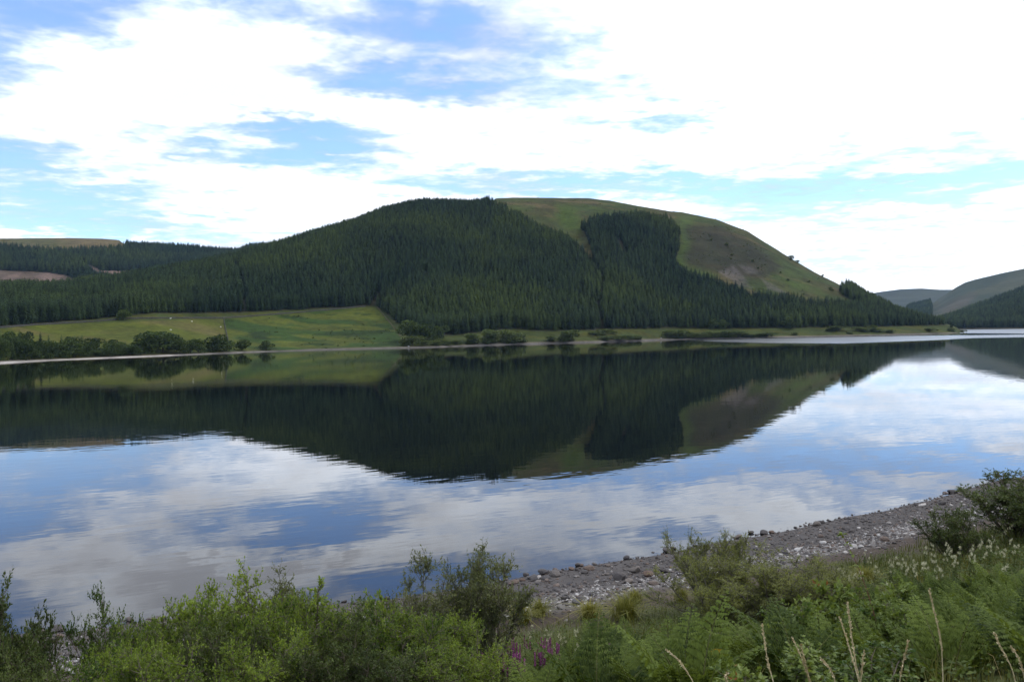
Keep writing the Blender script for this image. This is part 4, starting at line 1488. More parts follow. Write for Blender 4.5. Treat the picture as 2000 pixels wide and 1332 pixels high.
# pale, dry stones along the top of the beach
M_pale = plain_material('pale_stone', (0.20, 0.185, 0.175), (0.46, 0.44, 0.42), 9.0, bs=0.4, bd=0.03)
PALE = [STONES[k].copy() for k in (0, 2, 4)]
for m_ in PALE: m_.materials.clear(); m_.materials.append(M_pale)
PSRC = []
for k in range(36):
    u = g.uniform(-20, 55); x, y = beach_xy(u, g.normal(5.4, 0.9))
    sz = 0.16 + 0.3 * g.uniform(0, 1) ** 2
    o = link('pale_stone', PALE[k % 3], None, None, (x, y, float(bank_z(x, y)) + sz * 0.12)); o.scale = (sz, sz, sz)
    o.rotation_euler = (g.normal(0, .15), g.normal(0, .15), g.uniform(0, 6.28))
    tag(o, 'pale dry stone in the light band along the top of the near beach', 'stone', 'pale stones along the beach top')
    PSRC.append(o)
n = 4200
u = g.uniform(-28, 70, n); x, y = beach_xy(u, g.normal(5.5, 0.75, n) + 1.2 * fbm(u / 7, u / 7 + 3, 2))
sz = np.exp(g.normal(math.log(0.085), 0.4, n)).clip(0.04, 0.22)
scatter('pale_shingle', np.stack([x, y, bank_z(x, y) + sz * 0.12], 1), np.stack([g.normal(0, .3, n), g.normal(0, .3, n), g.uniform(0, 6.28, n)], 1),
        np.stack([sz, sz, sz], 1), g.integers(0, 3, n), PSRC[:3], 'band of small pale stones along the top of the near beach', 'shingle')

# ---- shrubs ----------------------------------------------------------------------------------
M_haw = leaf_material('hawthorn_leaves', (0.036, 0.072, 0.012), (0.240, 0.315, 0.050), trans=0.45, rough=0.5, rv=0.55)
M_will = leaf_material('willow_leaves', (0.050, 0.066, 0.028), (0.165, 0.180, 0.072), trans=0.38, rough=0.55)
M_fine = leaf_material('fine_willow_leaves', (0.075, 0.094, 0.026), (0.245, 0.262, 0.068), trans=0.45, rough=0.55)
M_dense = leaf_material('dark_shrub_leaves', (0.030, 0.048, 0.016), (0.115, 0.145, 0.042), trans=0.35, rough=0.5)
M_bram = leaf_material('bramble_leaves', (0.045, 0.080, 0.018), (0.180, 0.225, 0.050), trans=0.35, rough=0.4, hue_tip=(0.22, 0.09, 0.03))
M_twig = plain_material('shrub_twigs', (0.06, 0.045, 0.032), (0.15, 0.125, 0.10), 20.0)
M_twig2 = plain_material('grey_willow_stems', (0.065, 0.058, 0.042), (0.15, 0.135, 0.105), 20.0)


def shrub(name, seed, mat, wood, nst, nbr, ntw, nlf, L, W, spread=0.42, upr=0.5, reach=0.2, low=0.12, arch=0.0, droop=0.0, pct=99.6):
    """unit-height shrub: stems > branches > twigs > leaves. Returns (wood mesh, leaf mesh)"""
    g = np.random.default_rng(seed)
    wd = Bag(); P = []; Dd = []; tint = []
    for a_i in range(nst):
        a = 6.283 * a_i / nst + g.normal(0, 0.35)
        rr_ = spread * math.sqrt(g.uniform(0.05, 1.0))
        top = np.array((math.cos(a) * rr_, math.sin(a) * rr_, g.uniform(0.62, 1.0) * (1 - 0.28 * (rr_ / spread) ** 2)))
        b0 = np.array((math.cos(a), math.sin(a), 0)) * rr_ * 0.18
        mid = (b0 + top) * 0.5 + np.array((math.cos(a), math.sin(a), 0)) * arch + g.normal(0, 0.03, 3) + (0, 0, 0.05 + arch)
        t = np.linspace(0, 1, 7)[:, None]
        path = (1 - t) ** 2 * b0 + 2 * t * (1 - t) * mid + t * t * top
        path += g.normal(0, 0.008, path.shape) * (t > 0)
        path[0, 2] = -0.03
        V_, Q_ = tube_path(path, np.linspace(0.011, 0.0022, 7), 4); wd.add(V_, Q_)
        ct = g.normal(0.45, 0.1)
        for k in range(nbr):
            tt = g.uniform(low, 1.0) ** 0.85
            f = tt * 6; i0 = min(int(f), 5)
            p0 = path[i0] + (path[i0 + 1] - path[i0]) * (f - i0)
            tan = path[i0 + 1] - path[i0]; tan /= np.linalg.norm(tan)
            dv = g.normal(0, 1, 3); dv[2] = abs(dv[2]) * 0.6
            dv = dv / np.linalg.norm(dv) * (1 - upr) + (tan * 0.5 + np.array((0, 0, 0.5))) * upr
            dv /= np.linalg.norm(dv)
            ln = reach * g.uniform(0.5, 1.2) * (1.15 - 0.5 * tt)
            p1 = p0 + dv * ln + np.array((0, 0, -droop * ln))
            pm_ = (p0 + p1) / 2 + g.normal(0, 0.02, 3) * ln / 0.2 + (0, 0, droop * ln * 0.6)
            V_, Q_ = tube_path([p0, pm_, p1], [0.0042, 0.003, 0.0014], 3); wd.add(V_, Q_)
            bt = ct + g.normal(0, 0.09)
            for w in range(ntw):
                q = g.uniform(0.15, 1.0)
                s0 = p0 + (p1 - p0) * q if q > 0.5 else p0 + (pm_ - p0) * q * 2
                td = dv * 0.6 + g.normal(0, 0.6, 3) + (0, 0, 0.25 - droop); td /= np.linalg.norm(td)
                tl = reach * 0.42 * g.uniform(0.5, 1.2)
                s1 = s0 + td * tl
                V_, Q_ = tube_path([s0, s1], [0.0018, 0.0008], 3); wd.add(V_, Q_)
                m = max(int(nlf * g.uniform(0.7, 1.3)), 2)
                lt = g.uniform(0.05, 1.05, m)[:, None]
                P.append(s0 + (s1 - s0) * lt + g.normal(0, 0.004, (m, 3)))
                Dd.append(td * 0.7 + g.normal(0, 0.65, (m, 3)) + (0, 0, 0.12 - droop * 0.8))
                zt = (s0[2] - 0.5) * 0.14
                tint.append(np.clip(bt + zt + g.normal(0, 0.13, m), 0, 1))
    P = np.concatenate(P); Dd = np.concatenate(Dd); tint = np.concatenate(tint)
    ll = L * g.uniform(0.65, 1.25, len(P))
    V_, Q_ = leaves(P, Dd, ll, ll * (W / L), g, up=np.array((0, 0, 0.9)))
    kz = 1.0 / np.percentile(V_[:, 2], pct)
    V_[:, 2] *= kz
    wd.V = [v * np.array((1, 1, kz)) for v in wd.V]
    lm = build_mesh(name + '_leaves', V_, Q_); attr(lm, 'tint', np.repeat(tint, 4)); lm.materials.append(mat)
    return wd.mesh(name + '_stems', wood), lm


HAW = [shrub('hawthorn_%d' % k, 300 + k, M_haw, M_twig, 13, 12, 8, 10, 0.024, 0.0145, 0.5, 0.15, 0.27, 0.12, pct=97.5) for k in range(3)]
WILL = [shrub('willow_%d' % k, 320 + k, M_will, M_twig2, 14, 11, 7, 11, 0.025, 0.0095, 0.36, 0.42, 0.25, 0.28) for k in range(3)]
FINE = [shrub('fine_willow_%d' % k, 340 + k, M_fine, M_twig2, 22, 12, 6, 12, 0.026, 0.0062, 0.62, 0.55, 0.24, 0.1) for k in range(2)]
DENSE = [shrub('dense_shrub_%d' % k, 360 + k, M_dense, M_twig, 15, 13, 8, 13, 0.028, 0.0125, 0.55, 0.3, 0.24, 0.05, pct=97) for k in range(2)]
BRAM = [shrub('bramble_%d' % k, 380 + k, M_bram, M_twig, 12, 8, 5, 7, 0.062, 0.036, 0.75, 0.3, 0.28, 0.1, 0.18, 0.2) for k in range(3)]
SHOOT = [shrub('shoot_%d' % k, 400 + k, M_haw, M_twig, 1, 14, 3, 14, 0.026, 0.014, 0.05, 0.25, 0.13, 0.15) for k in range(2)]
KINDS = {'hawthorn': (HAW, 0.98), 'willow': (WILL, 0.72), 'fine_willow': (FINE, 1.18), 'dark_shrub': (DENSE, 1.1), 'bramble': (BRAM, 1.5), 'hawthorn_shoot': (SHOOT, 0.25)}


def near_shrub(kind, px, ytop, d, wpx, label, k=0, group=None, cat='shrub', rz=None):
    p = near_point(px, d)
    e = float(ray(px, ytop)[1])
    h = CAM_H + e * d - p[2]
    ms, w0 = KINDS[kind]
    w = wpx / FPX * d / math.cos(math.atan((px - 1000) / FPX)) / w0 if wpx else h
    wd, lf = ms[k % len(ms)]
    return place_copy(kind, [('stems', wd), ('foliage', lf)], label, cat, (p[0], p[1], p[2] - 0.05), (px * 1.7 + d) if rz is None else rz, (w, w, h), group)


N_ = near_shrub
N_('dark_shrub', 8, 1203, 18, 150, 'dark dense shrub filling the bottom left corner of the view', 0)
N_('dark_shrub', -70, 1190, 18, 170, 'dark shrub half outside the left edge of the view', 1)
N_('dark_shrub', 70, 1312, 14, 120, 'low dark shrub in front of the left shingle gap', 1)
N_('hawthorn', 203, 1186, 22.5, 105, 'small rounded hawthorn standing against the water at left', 0)
N_('hawthorn', 275, 1222, 21, 95, 'low hawthorn right beside the small rounded one at left', 1)
N_('hawthorn', 432, 1146, 17, 190, 'hawthorn with branches reaching left over the water', 2)
N_('hawthorn', 375, 1188, 16, 150, 'bright hawthorn below the reaching branches', 0)
N_('willow', 500, 1124, 19.5, 165, 'olive grey willow behind the bright hawthorns', 0)
N_('willow', 560, 1150, 19, 110, 'smaller olive willow leaning right, behind the hawthorns', 1)
N_('hawthorn', 585, 1172, 17.5, 130, 'bright hawthorn just right of the olive willow', 1)
N_('hawthorn_shoot', 628, 1121, 17.5, 70, 'single upright leafy shoot rising above the hedge', 0)
N_('hawthorn', 690, 1182, 17.5, 150, 'hawthorn between the upright shoot and the dark willow', 2)
N_('hawthorn_shoot', 752, 1150, 19, 60, 'short slanting shoot left of the dark willow', 1)
N_('hawthorn', 770, 1205, 16, 170, 'bright hawthorn below the dark willow', 0)
N_('willow', 825, 1086, 21, 160, 'dark green willow left of the tallest willow', 2)
N_('willow', 955, 1056, 22.5, 165, 'tallest open willow with grey stems in the middle of the bank', 0)
N_('willow', 905, 1105, 21.5, 120, 'willow between the dark green and the tallest willow', 1)
ORD = ['second', 'first', 'second', 'third', 'fourth', 'fifth', 'sixth', 'seventh', 'eighth', 'ninth', 'tenth', 'first', 'last', 'third', 'fourth', 'fifth', 'last']
fr = 'front hawthorns along the bottom left'
for k, (px, yt, d, w) in enumerate([(140, 1305, 13.5, 170), (240, 1270, 14.5, 150), (330, 1225, 16, 170), (400, 1232, 14.5, 180), (470, 1205, 16, 180), (545, 1212, 15, 190), (610, 1190, 16.5, 170), (660, 1215, 15, 190),
                                    (730, 1200, 16, 180), (790, 1220, 15, 180), (850, 1205, 17, 170), (45, 1312, 13, 150), (905, 1245, 15.5, 160), (300, 1275, 13, 180), (480, 1268, 12.5, 190), (680, 1270, 12.5, 200), (850, 1275, 13, 180)]):
    N_('dark_shrub' if k % 4 == 3 else 'hawthorn', px, yt, d, w, '%s leafy shrub from the left in the %s row of the bottom left hedge' % (ORD[k], 'lower front' if d < 14 else 'upper'), k, fr)
N_('dark_shrub', 585, 1278, 12.5, 180, 'dark shrub in the shade at the bottom of the hedge', 0)
N_('dark_shrub', 760, 1290, 12.5, 190, 'dark shrub at the bottom of the hedge near the magenta flowers', 1)
N_('fine_willow', 1392, 1036, 31, 170, 'thin willow standing on the beach, its top against the water', 0)
N_('fine_willow', 1405, 1085, 28, 260, 'feathery willow in front of the thin beach willow', 1)
N_('fine_willow', 1515, 1088, 28, 260, 'feathery willow clump right of the thin beach willow', 0)
N_('fine_willow', 1600, 1098, 28, 200, 'feathery willow at the right end of the thin clump', 1)
N_('dark_shrub', 1990, 935, 46, 190, 'big dark bush at the right edge against the water', 0)
N_('dark_shrub', 2085, 935, 43, 180, 'dark bush cut by the right edge of the view', 1)
N_('dark_shrub', 1868, 1000, 39, 110, 'low grey green bush at the foot of the big right bush', 1)
N_('bramble', 1700, 1140, 12.5, 240, 'bramble thicket with arching shoots in the middle right', 0)
N_('bramble', 1620, 1180, 10.5, 240, 'bramble tangle below the feathery willow clump', 1)
N_('bramble', 1760, 1185, 11, 200, 'large leaved bramble in front of the cream flowers', 2)
N_('bramble', 1560, 1285, 6.5, 300, 'reddish low bramble at the bottom among the dry grass', 0)
N_('bramble', 1700, 1270, 7, 280, 'reddish low bramble at the bottom right of the tall dry stems', 1)

# long bramble cane with yellow-green leaves
cane = thing('bramble_cane', 'long thin bramble cane with yellow green tip leaves rising over the beach', 'bramble', tuple(near_point(1735, 12)))
p0 = near_point(1735, 12)
e1 = float(ray(1645, 1044)[1]); a1 = float(ray(1645, 1044)[0])
tip = np.array((12.2 * math.sin(a1), 12.2 * math.cos(a1), CAM_H + e1 * 12.2)) - p0
t = np.linspace(0, 1, 12)[:, None]
pathc = (1 - t) ** 2 * 0 + 2 * t * (1 - t) * (tip * 0.35 + (0, 0, 0.62)) + t * t * tip
Vc, Qc = tube_path(pathc, np.linspace(0.009, 0.003, 12), 5)
link('stem', build_mesh('cane', Vc, Qc), plain_material('cane_bark', (0.11, 0.045, 0.03), (0.18, 0.09, 0.06), 10), cane)
gl = np.random.default_rng(9)
Pl = np.concatenate([np.repeat(pathc[5:11], 3, 0), np.repeat(pathc[11:12], 9, 0)])
Vl, Ql = leaves(Pl, gl.normal(0, 1, (len(Pl), 3)) * (1, 1, 0.35), 0.085, 0.05, gl, up=np.array((0, 0, 1.2)))
ml = build_mesh('cane_leaves', Vl, Ql); attr(ml, 'tint', np.repeat(gl.uniform(0.7, 0.93, len(Pl)), 4)); ml.materials.append(M_bram)
link('leaves', ml, None, cane)

# ---- bracken -----------------------------------------------------------------------------------
M_fern = leaf_material('bracken', (0.026, 0.044, 0.009), (0.130, 0.172, 0.034), trans=0.35, rough=0.65, spec=0.12, rv=0.6)
M_rachis = plain_material('bracken_stalk', (0.07, 0.08, 0.03), (0.14, 0.13, 0.05), 10)


def frond(bag, rbag, g, base, az, L, tilt, tint):
    n = 13
    t = np.linspace(0, 1, 24)
    ang = tilt + (t ** 1.4) * g.uniform(0.5, 0.95)          # bends over towards the tip
    st = 0.35
    dl = L * (1 + st) / 23
    hor = np.concatenate([[0], np.cumsum(np.sin(ang[:-1]) * dl)]); ver = np.concatenate([[0], np.cumsum(np.cos(ang[:-1]) * dl)])
    c_, s_ = math.cos(az), math.sin(az)
    path = np.stack([hor * c_, hor * s_, ver], 1) + base
    Vr, Qr = tube_path(path[::3], np.linspace(0.006, 0.0015, 8) , 3); rbag.add(Vr, Qr)
    side = np.array((-s_, c_, 0.0))
    P = []; D = []; W = []; LL = []
    for k in range(n):
        f = 0.26 + 0.74 * (k / (n - 1)) ** 0.9
        x = f * 23; i0 = min(int(x), 22)
        p = path[i0] + (path[i0 + 1] - path[i0]) * (x - i0)
        tan = path[i0 + 1] - path[i0]; tan /= np.linalg.norm(tan)
        pl = L * 0.40 * (1 - k / (n - 1)) ** 0.85 + 0.02
        for sd in (-1, 1):
            dv = side * sd * 0.92 + tan * 0.38 + np.array((0, 0, -0.10)) + g.normal(0, 0.04, 3); dv /= np.linalg.norm(dv)
            m = max(int(pl / 0.026), 2)
            q = (np.arange(m) + 0.5) / m
            pts = p + dv * (pl * q)[:, None] + np.array((0, 0, -1)) * (q ** 2 * pl * 0.15)[:, None]
            nrm = np.cross(dv, tan); perp = tan
            for s2 in (-1, 1):
                P.append(pts); D.append(np.tile(perp * s2 * 0.85 + dv * 0.45, (m, 1)))
                l_ = pl * 0.34 * (1 - q) ** 0.7 + 0.014
                LL.append(l_); W.append(np.full(m, pl / m * 1.25))
    P = np.concatenate(P); D = np.concatenate(D); LL = np.concatenate(LL); W = np.concatenate(W)
    V, Q = leaves(P, D, LL, W, g, up=np.array((0, 0, 2.0)), fold=0.1)
    bag.add(V, Q, tint=np.repeat(np.clip(tint + g.normal(0, 0.10, len(P)), 0, 1), 4))


def bracken(seed, nf):
    g = np.random.default_rng(seed)
    b1, b2 = Bag(), Bag()
    for k in range(nf):
        frond(b1, b2, g, np.array((g.normal(0, 0.05), g.normal(0, 0.05), -0.02)), 6.283 * k / nf + g.normal(0, 0.3), g.uniform(0.55, 0.95), g.uniform(0.18, 0.62), g.normal(0.45, 0.12))
    return [('fronds', b1.mesh('bracken_fronds_%d' % seed, M_fern)), ('stalks', b2.mesh('bracken_stalks_%d' % seed, M_rachis))]


FERN = [bracken(500 + k, nf) for k, nf in enumerate((4, 5, 3, 5))]
g = np.random.default_rng(55)
cnt = 0
ZF = [[(1430, 1240), (1560, 1220), (1640, 1235), (1760, 1150), (1850, 1120), (2080, 1040), (2080, 1500), (1000, 1500), (1000, 1320), (1100, 1265), (1250, 1235), (1330, 1215)]]
tries = 0
while cnt < 215 and tries < 9000:
    tries += 1
    az = g.uniform(R(-2), R(36)); d = math.sqrt(g.uniform(7.5 ** 2, 27 ** 2))
    x, y = d * math.sin(az), d * math.cos(az)
    z = float(bank_z(x, y))
    px, py = proj(az, (z + 0.5 - CAM_H) / d)
    if not inpoly(np.array([px]), np.array([py]), ZF[0])[0] or px < 980: continue
    if px < 1450 and g.random() < 0.6: continue
    sc_ = g.uniform(0.65, 1.05)
    if px > 1720: lab, grp = 'bracken fern in the dense bank at the lower right', 'bracken of the lower right bank'
    elif px > 1380: lab, grp = 'bracken fern under the brambles and dry grass stems', 'bracken under the brambles'
    else: lab, grp = 'bracken fern on the low slope in front of the grassy beach edge', 'bracken of the middle slope'
    place_copy('bracken_fern', FERN[int(g.integers(4))], lab, 'fern', (x, y, z), g.uniform(0, 6.28), sc_, grp, (g.normal(0, .1), g.normal(0, .1), g.uniform(0, 6.28)))
    cnt += 1

# ---- grass and low herbs --------------------------------------------------------------------------
M_grass = leaf_material('grass', (0.045, 0.062, 0.016), (0.17, 0.165, 0.048), trans=0.3, rough=0.6, hue_tip=(0.32, 0.25, 0.11))
M_herb = leaf_material('herbs', (0.030, 0.050, 0.014), (0.120, 0.150, 0.040), trans=0.3, rough=0.55)
M_tuft = leaf_material('yellow_grass', (0.11, 0.12, 0.025), (0.29, 0.26, 0.06), trans=0.3, rough=0.6)


def blades(P, g, h, w, lean=0.35, tint=None):
    """bent two-piece grass blades"""
    n = len(P)
    a = g.uniform(0, 6.283, n); ln = np.abs(g.normal(0, lean, n))
    hh = h * g.uniform(0.55, 1.25, n)
    out = np.stack([np.cos(a), np.sin(a), np.zeros(n)], 1)
    sd = np.stack([-np.sin(a), np.cos(a), np.zeros(n)], 1) * np.broadcast_to(np.asarray(w) * 0.5, (n,))[:, None]
    m = P + out * (ln * hh * 0.25)[:, None] + np.stack([0 * hh, 0 * hh, hh * 0.58], 1)
    tp = P + out * (ln * hh * 0.95)[:, None] + np.stack([0 * hh, 0 * hh, hh * (1 - 0.25 * ln)], 1)
    V = np.stack([P - sd, P + sd, m + sd * 0.75, m - sd * 0.75, tp], 1).reshape(-1, 3)
    b0 = np.arange(n) * 5
    Q = np.stack([b0, b0 + 1, b0 + 2, b0 + 3], 1); T = np.stack([b0 + 3, b0 + 2, b0 + 4], 1)
    t_ = g.normal(0.42, 0.18, n).clip(0, 1) if tint is None else tint
    return V, Q, T, np.repeat(t_, 5)


n = 70000
az = g.uniform(R(-34), R(37), n); d = np.sqrt(g.uniform(5.0 ** 2, 50 ** 2, n))
x, y = d * np.sin(az), d * np.cos(az); u, s = us(x, y)
jn = fbm(x / 1.6, y / 1.6, 3) * 3.0
keep = (s + jn * 1.3 > g.uniform(8.2, 11.5, n)) & (s < 38)
x, y, d = x[keep], y[keep], d[keep]
P = np.stack([x, y, bank_z(x, y) - 0.02], 1)
hgt = 0.22 + 0.28 * sstep(-0.2, 0.25, fbm(x / 3, y / 3, 3))
V, Q, T, tn = blades(P, g, hgt, 0.006 + 0.0006 * d, 0.5, np.clip(0.40 + 0.9 * fbm(x / 2.5 + 5, y / 2.5, 3) + g.normal(0, 0.15, len(x)), 0, 1))
me = build_mesh('bank_grass', V, Q, T); attr(me, 'tint', tn); me.materials.append(M_grass)
tag(link('bank_grass', me), 'mixed green and straw coloured grass covering the near bank', 'grass', kind='stuff')
n = 75000
az = g.uniform(R(-34), R(37), n); d = np.sqrt(g.uniform(5.0 ** 2, 44 ** 2, n))
x, y = d * np.sin(az), d * np.cos(az); u, s = us(x, y)
jn = fbm(x / 1.6, y / 1.6, 3) * 3.0
keep = (s + jn * 1.3 > g.uniform(9, 13, n)) & (s < 38) & (fbm(x / 2.0 + 20, y / 2.0, 3) > np.where(d < 20, 0.06, -0.1))
x, y, d = x[keep], y[keep], d[keep]
hz = np.clip(0.28 + 0.8 * fbm(x / 1.5 + 8, y / 1.5, 3), 0.08, 0.6)
P = np.stack([x, y, bank_z(x, y) + hz * g.uniform(0.2, 1.0, len(x)) ** 0.6], 1)
ll = (0.035 + 0.0018 * d) * g.uniform(0.6, 1.4, len(x))
V, Q = leaves(P, g.normal(0, 1, (len(x), 3)) * (1, 1, 0.5), ll, ll * 0.55, g, up=np.array((0, 0, 1.5)))
me = build_mesh('low_herbs', V, Q); attr(me, 'tint', np.repeat(np.clip(0.42 + 0.8 * fbm(x / 1.8, y / 1.8, 3) + g.normal(0, 0.13, len(x)), 0, 1), 4)); me.materials.append(M_herb)
tag(link('low_herbs', me), 'low leafy herbs and seedlings among the grass of the near bank', 'herbs', kind='stuff')


def tuft_mesh(seed, n, h, mat):
    g = np.random.default_rng(seed)
    r_ = np.abs(g.normal(0, 0.10, n)); a = g.uniform(0, 6.28, n)
    V, Q, T, tn = blades(np.stack([r_ * np.cos(a), r_ * np.sin(a), np.zeros(n) - 0.02], 1), g, h, 0.014, 0.9)
    me = build_mesh('tuft_%d' % seed, V, Q, T); attr(me, 'tint', tn); me.materials.append(mat)
    return me


TUFT = [tuft_mesh(600 + k, 420, 0.55, M_tuft) for k in range(3)]
for k, (px, d, s_, lab) in enumerate([(1222, 30.5, 1.6, 'largest yellow green grass tuft on the dark soil behind the beach'), (1150, 31, 1.25, 'yellow grass tuft left of the largest one'), (1052, 32, 1.2, 'grass tuft near the tall willow at the beach edge'),
                                      (1015, 31, 1.4, 'grass tuft at the foot of the tall willow'), (1240, 33.5, 1.0, 'small greenish tuft on the upper edge of the shingle'), (1330, 33, 1.0, 'reddish yellow tuft at the left foot of the thin willow'),
                                      (1555, 32.5, 1.3, 'straw coloured tuft at the beach edge right of the thin willow'), (1690, 35, 1.2, 'grass tuft at the beach edge above the cream flowers')]):
    p = near_point(px, d)
    o = link('grass_tuft', TUFT[k % 3], None, None, p); o.scale = (s_ * 1.3, s_ * 1.3, s_); o.rotation_euler = (0, 0, k * 1.3)
    tag(o, lab, 'grass tuft')

# ---- flowers --------------------------------------------------------------------------------------------
M_cream = plain_material('cream_flowers', (0.40, 0.38, 0.24), (0.60, 0.58, 0.40), 30, spec=0.1)
M_magenta = plain_material('magenta_flowers', (0.20, 0.035, 0.15), (0.36, 0.09, 0.28), 30, spec=0.1)
M_yellow = plain_material('yellow_flowers', (0.65, 0.35, 0.01), (0.8, 0.5, 0.03), 30, spec=0.1)
M_stalk = plain_material('flower_stalks', (0.06, 0.08, 0.025), (0.13, 0.12, 0.05), 12)


def flower_plant(seed, kind):
    g = np.random.default_rng(seed)
    st, fl, lf = Bag(), Bag(), Bag()
    for k in range(4 if kind != 'spike' else 3):
        a = g.uniform(0, 6.28); r_ = g.uniform(0.02, 0.18); h = g.uniform(0.75, 1.05)
        b0 = np.array((math.cos(a) * r_ * .3, math.sin(a) * r_ * .3, -0.03)); tp = np.array((math.cos(a) * r_, math.sin(a) * r_, h))
        Vs, Qs = tube_path([b0, (b0 + tp) / 2 + g.normal(0, .015, 3), tp], [0.006, 0.005, 0.003], 4); st.add(Vs, Qs)
        if kind == 'cream':
            n = 45; c = tp + g.normal(0, 1, (n, 3)) * np.array((0.022, 0.022, 0.03)) + (0, 0, 0.01)
        elif kind == 'spike':
            n = 110; tt = g.uniform(0, 1, n); rr_ = 0.022 * (1 - tt * 0.8); aa = g.uniform(0, 6.28, n)
            c = np.stack([rr_ * np.cos(aa), rr_ * np.sin(aa), (tt - 1) * 0.34], 1) + tp + (0, 0, 0.05)
        else:
            n = 100; aa = g.uniform(0, 6.28, n); rr_ = 0.11 * np.sqrt(g.uniform(0, 1, n))
            c = np.stack([rr_ * np.cos(aa), rr_ * np.sin(aa), g.normal(0, 0.012, n) - rr_ * 0.2], 1) + tp
        V, Q = leaves(c, g.normal(0, 1, (n, 3)) + (0, 0, 0.4), 0.026, 0.022, g); fl.add(V, Q)
        m = 26; tt = g.uniform(0.1, 0.85, m)[:, None]
        V, Q = leaves(b0 + (tp - b0) * tt, g.normal(0, 1, (m, 3)) * (1, 1, 0.3) + (0, 0, 0.2), 0.10, 0.032, g, up=np.array((0, 0, 1.0))); lf.add(V, Q, tint=np.repeat(g.normal(0.45, 0.15, m), 4))
    return [('stalks', st.mesh('stalks_%d' % seed, M_stalk)), ('flower_heads', fl.mesh('heads_%d' % seed, {'cream': M_cream, 'spike': M_magenta, 'flat': M_yellow}[kind])), ('leaves', lf.mesh('fleaves_%d' % seed, M_herb))]


CREAM = [flower_plant(700 + k, 'cream') for k in range(3)]
SPIKE = [flower_plant(720 + k, 'spike') for k in range(3)]
FLAT = flower_plant(740, 'flat')


def flower(ms, name, px, py, d, h, label, cat, group=None):
    """a flower whose head shows at this pixel, standing d metres off"""
    az, e = ray(px, py); az = float(az); e = float(e)
    x, y = d * math.sin(az), d * math.cos(az); z = float(bank_z(x, y))
    top = CAM_H + e * d
    hh = np.clip(top - z, h * 0.6, h * 1.7)
    return place_copy(name, ms, label, cat, (x, y, z), px * 0.37, (h * 0.9, h * 0.9, hh), group)


def bank_dist(px, py, h, dmin=15.0):
    az, e = ray(px, py); az = float(az); e = float(e)
    d = np.linspace(dmin, 70, 1400)
    zz = bank_z(d * math.sin(az), d * math.cos(az)) + h
    hit = CAM_H + e * d <= zz
    return float(d[np.argmax(hit)]) if hit.any() else 30.0


def many(ms, name, boxes, h, label, cat, group, dmin=17.0):
    for (x0, y0, x1, y1, n) in boxes:
        for k in range(n):
            t = g.uniform(0, 1); px = x0 + (x1 - x0) * t + g.normal(0, 9); py = y0 + (y1 - y0) * t + g.normal(0, 14)
            flower(ms[int(g.integers(len(ms)))], name, px, py, bank_dist(px, py, h, dmin), h * g.uniform(0.75, 1.1), label, cat, group)


many(CREAM, 'meadowsweet', [(1730, 1105, 1880, 1085, 26), (1850, 1090, 1940, 1075, 9), (1890, 1065, 2000, 1045, 10), (1930, 1085, 2000, 1062, 3)], 0.9, 'cream flowered meadowsweet in the band across the right bank', 'wildflower', 'meadowsweet on the right bank', 23.0)
many(CREAM, 'meadowsweet', [(1640, 1118, 1690, 1108, 12)], 0.8, 'cream flowered plant in the small patch left of the bramble cane', 'wildflower', 'cream flowers left of the cane', 23.0)
many(CREAM, 'meadowsweet', [(1030, 1255, 1110, 1255, 9), (1115, 1245, 1145, 1240, 3)], 0.7, 'cream flowered plant beside the magenta flowers', 'wildflower', 'cream flowers beside the magenta ones')
flower(CREAM[0], 'meadowsweet', 1041, 1225, bank_dist(1041, 1228, 0.8), 0.9, 'single tall cream flower spike above the magenta flowers', 'wildflower')
flower(CREAM[1], 'meadowsweet', 1953, 1105, bank_dist(1953, 1108, 1.0), 1.0, 'single tall cream flower standing apart below the right flower band', 'wildflower')
many(SPIKE, 'willowherb', [(960, 1292, 1020, 1298, 9), (985, 1275, 1030, 1270, 6), (1050, 1270, 1105, 1268, 8), (905, 1300, 950, 1300, 5)], 0.95, 'magenta flower spike in the patch at the foot of the tall willow', 'wildflower', 'magenta flowers by the willow')
flower(SPIKE[0], 'willowherb', 1190, 1252, bank_dist(1190, 1255, 0.8), 0.9, 'lone magenta flower spike right of the magenta patch', 'wildflower')
flower(FLAT, 'ragwort', 2006, 1232, 9.5, 0.7, 'yellow ragwort at the right edge, upper of two', 'wildflower')
flower(FLAT, 'ragwort', 1998, 1262, 9.0, 0.6, 'yellow ragwort at the right edge, lower of two', 'wildflower')
flower(FLAT, 'ragwort', 1397, 1264, 11.0, 0.6, 'single small orange yellow flower in the bracken', 'wildflower')

# ---- dry grass stems close to the camera -----------------------------------------------------------------------
M_straw = plain_material('straw', (0.52, 0.41, 0.25), (0.80, 0.69, 0.48), 40, rough=0.7)


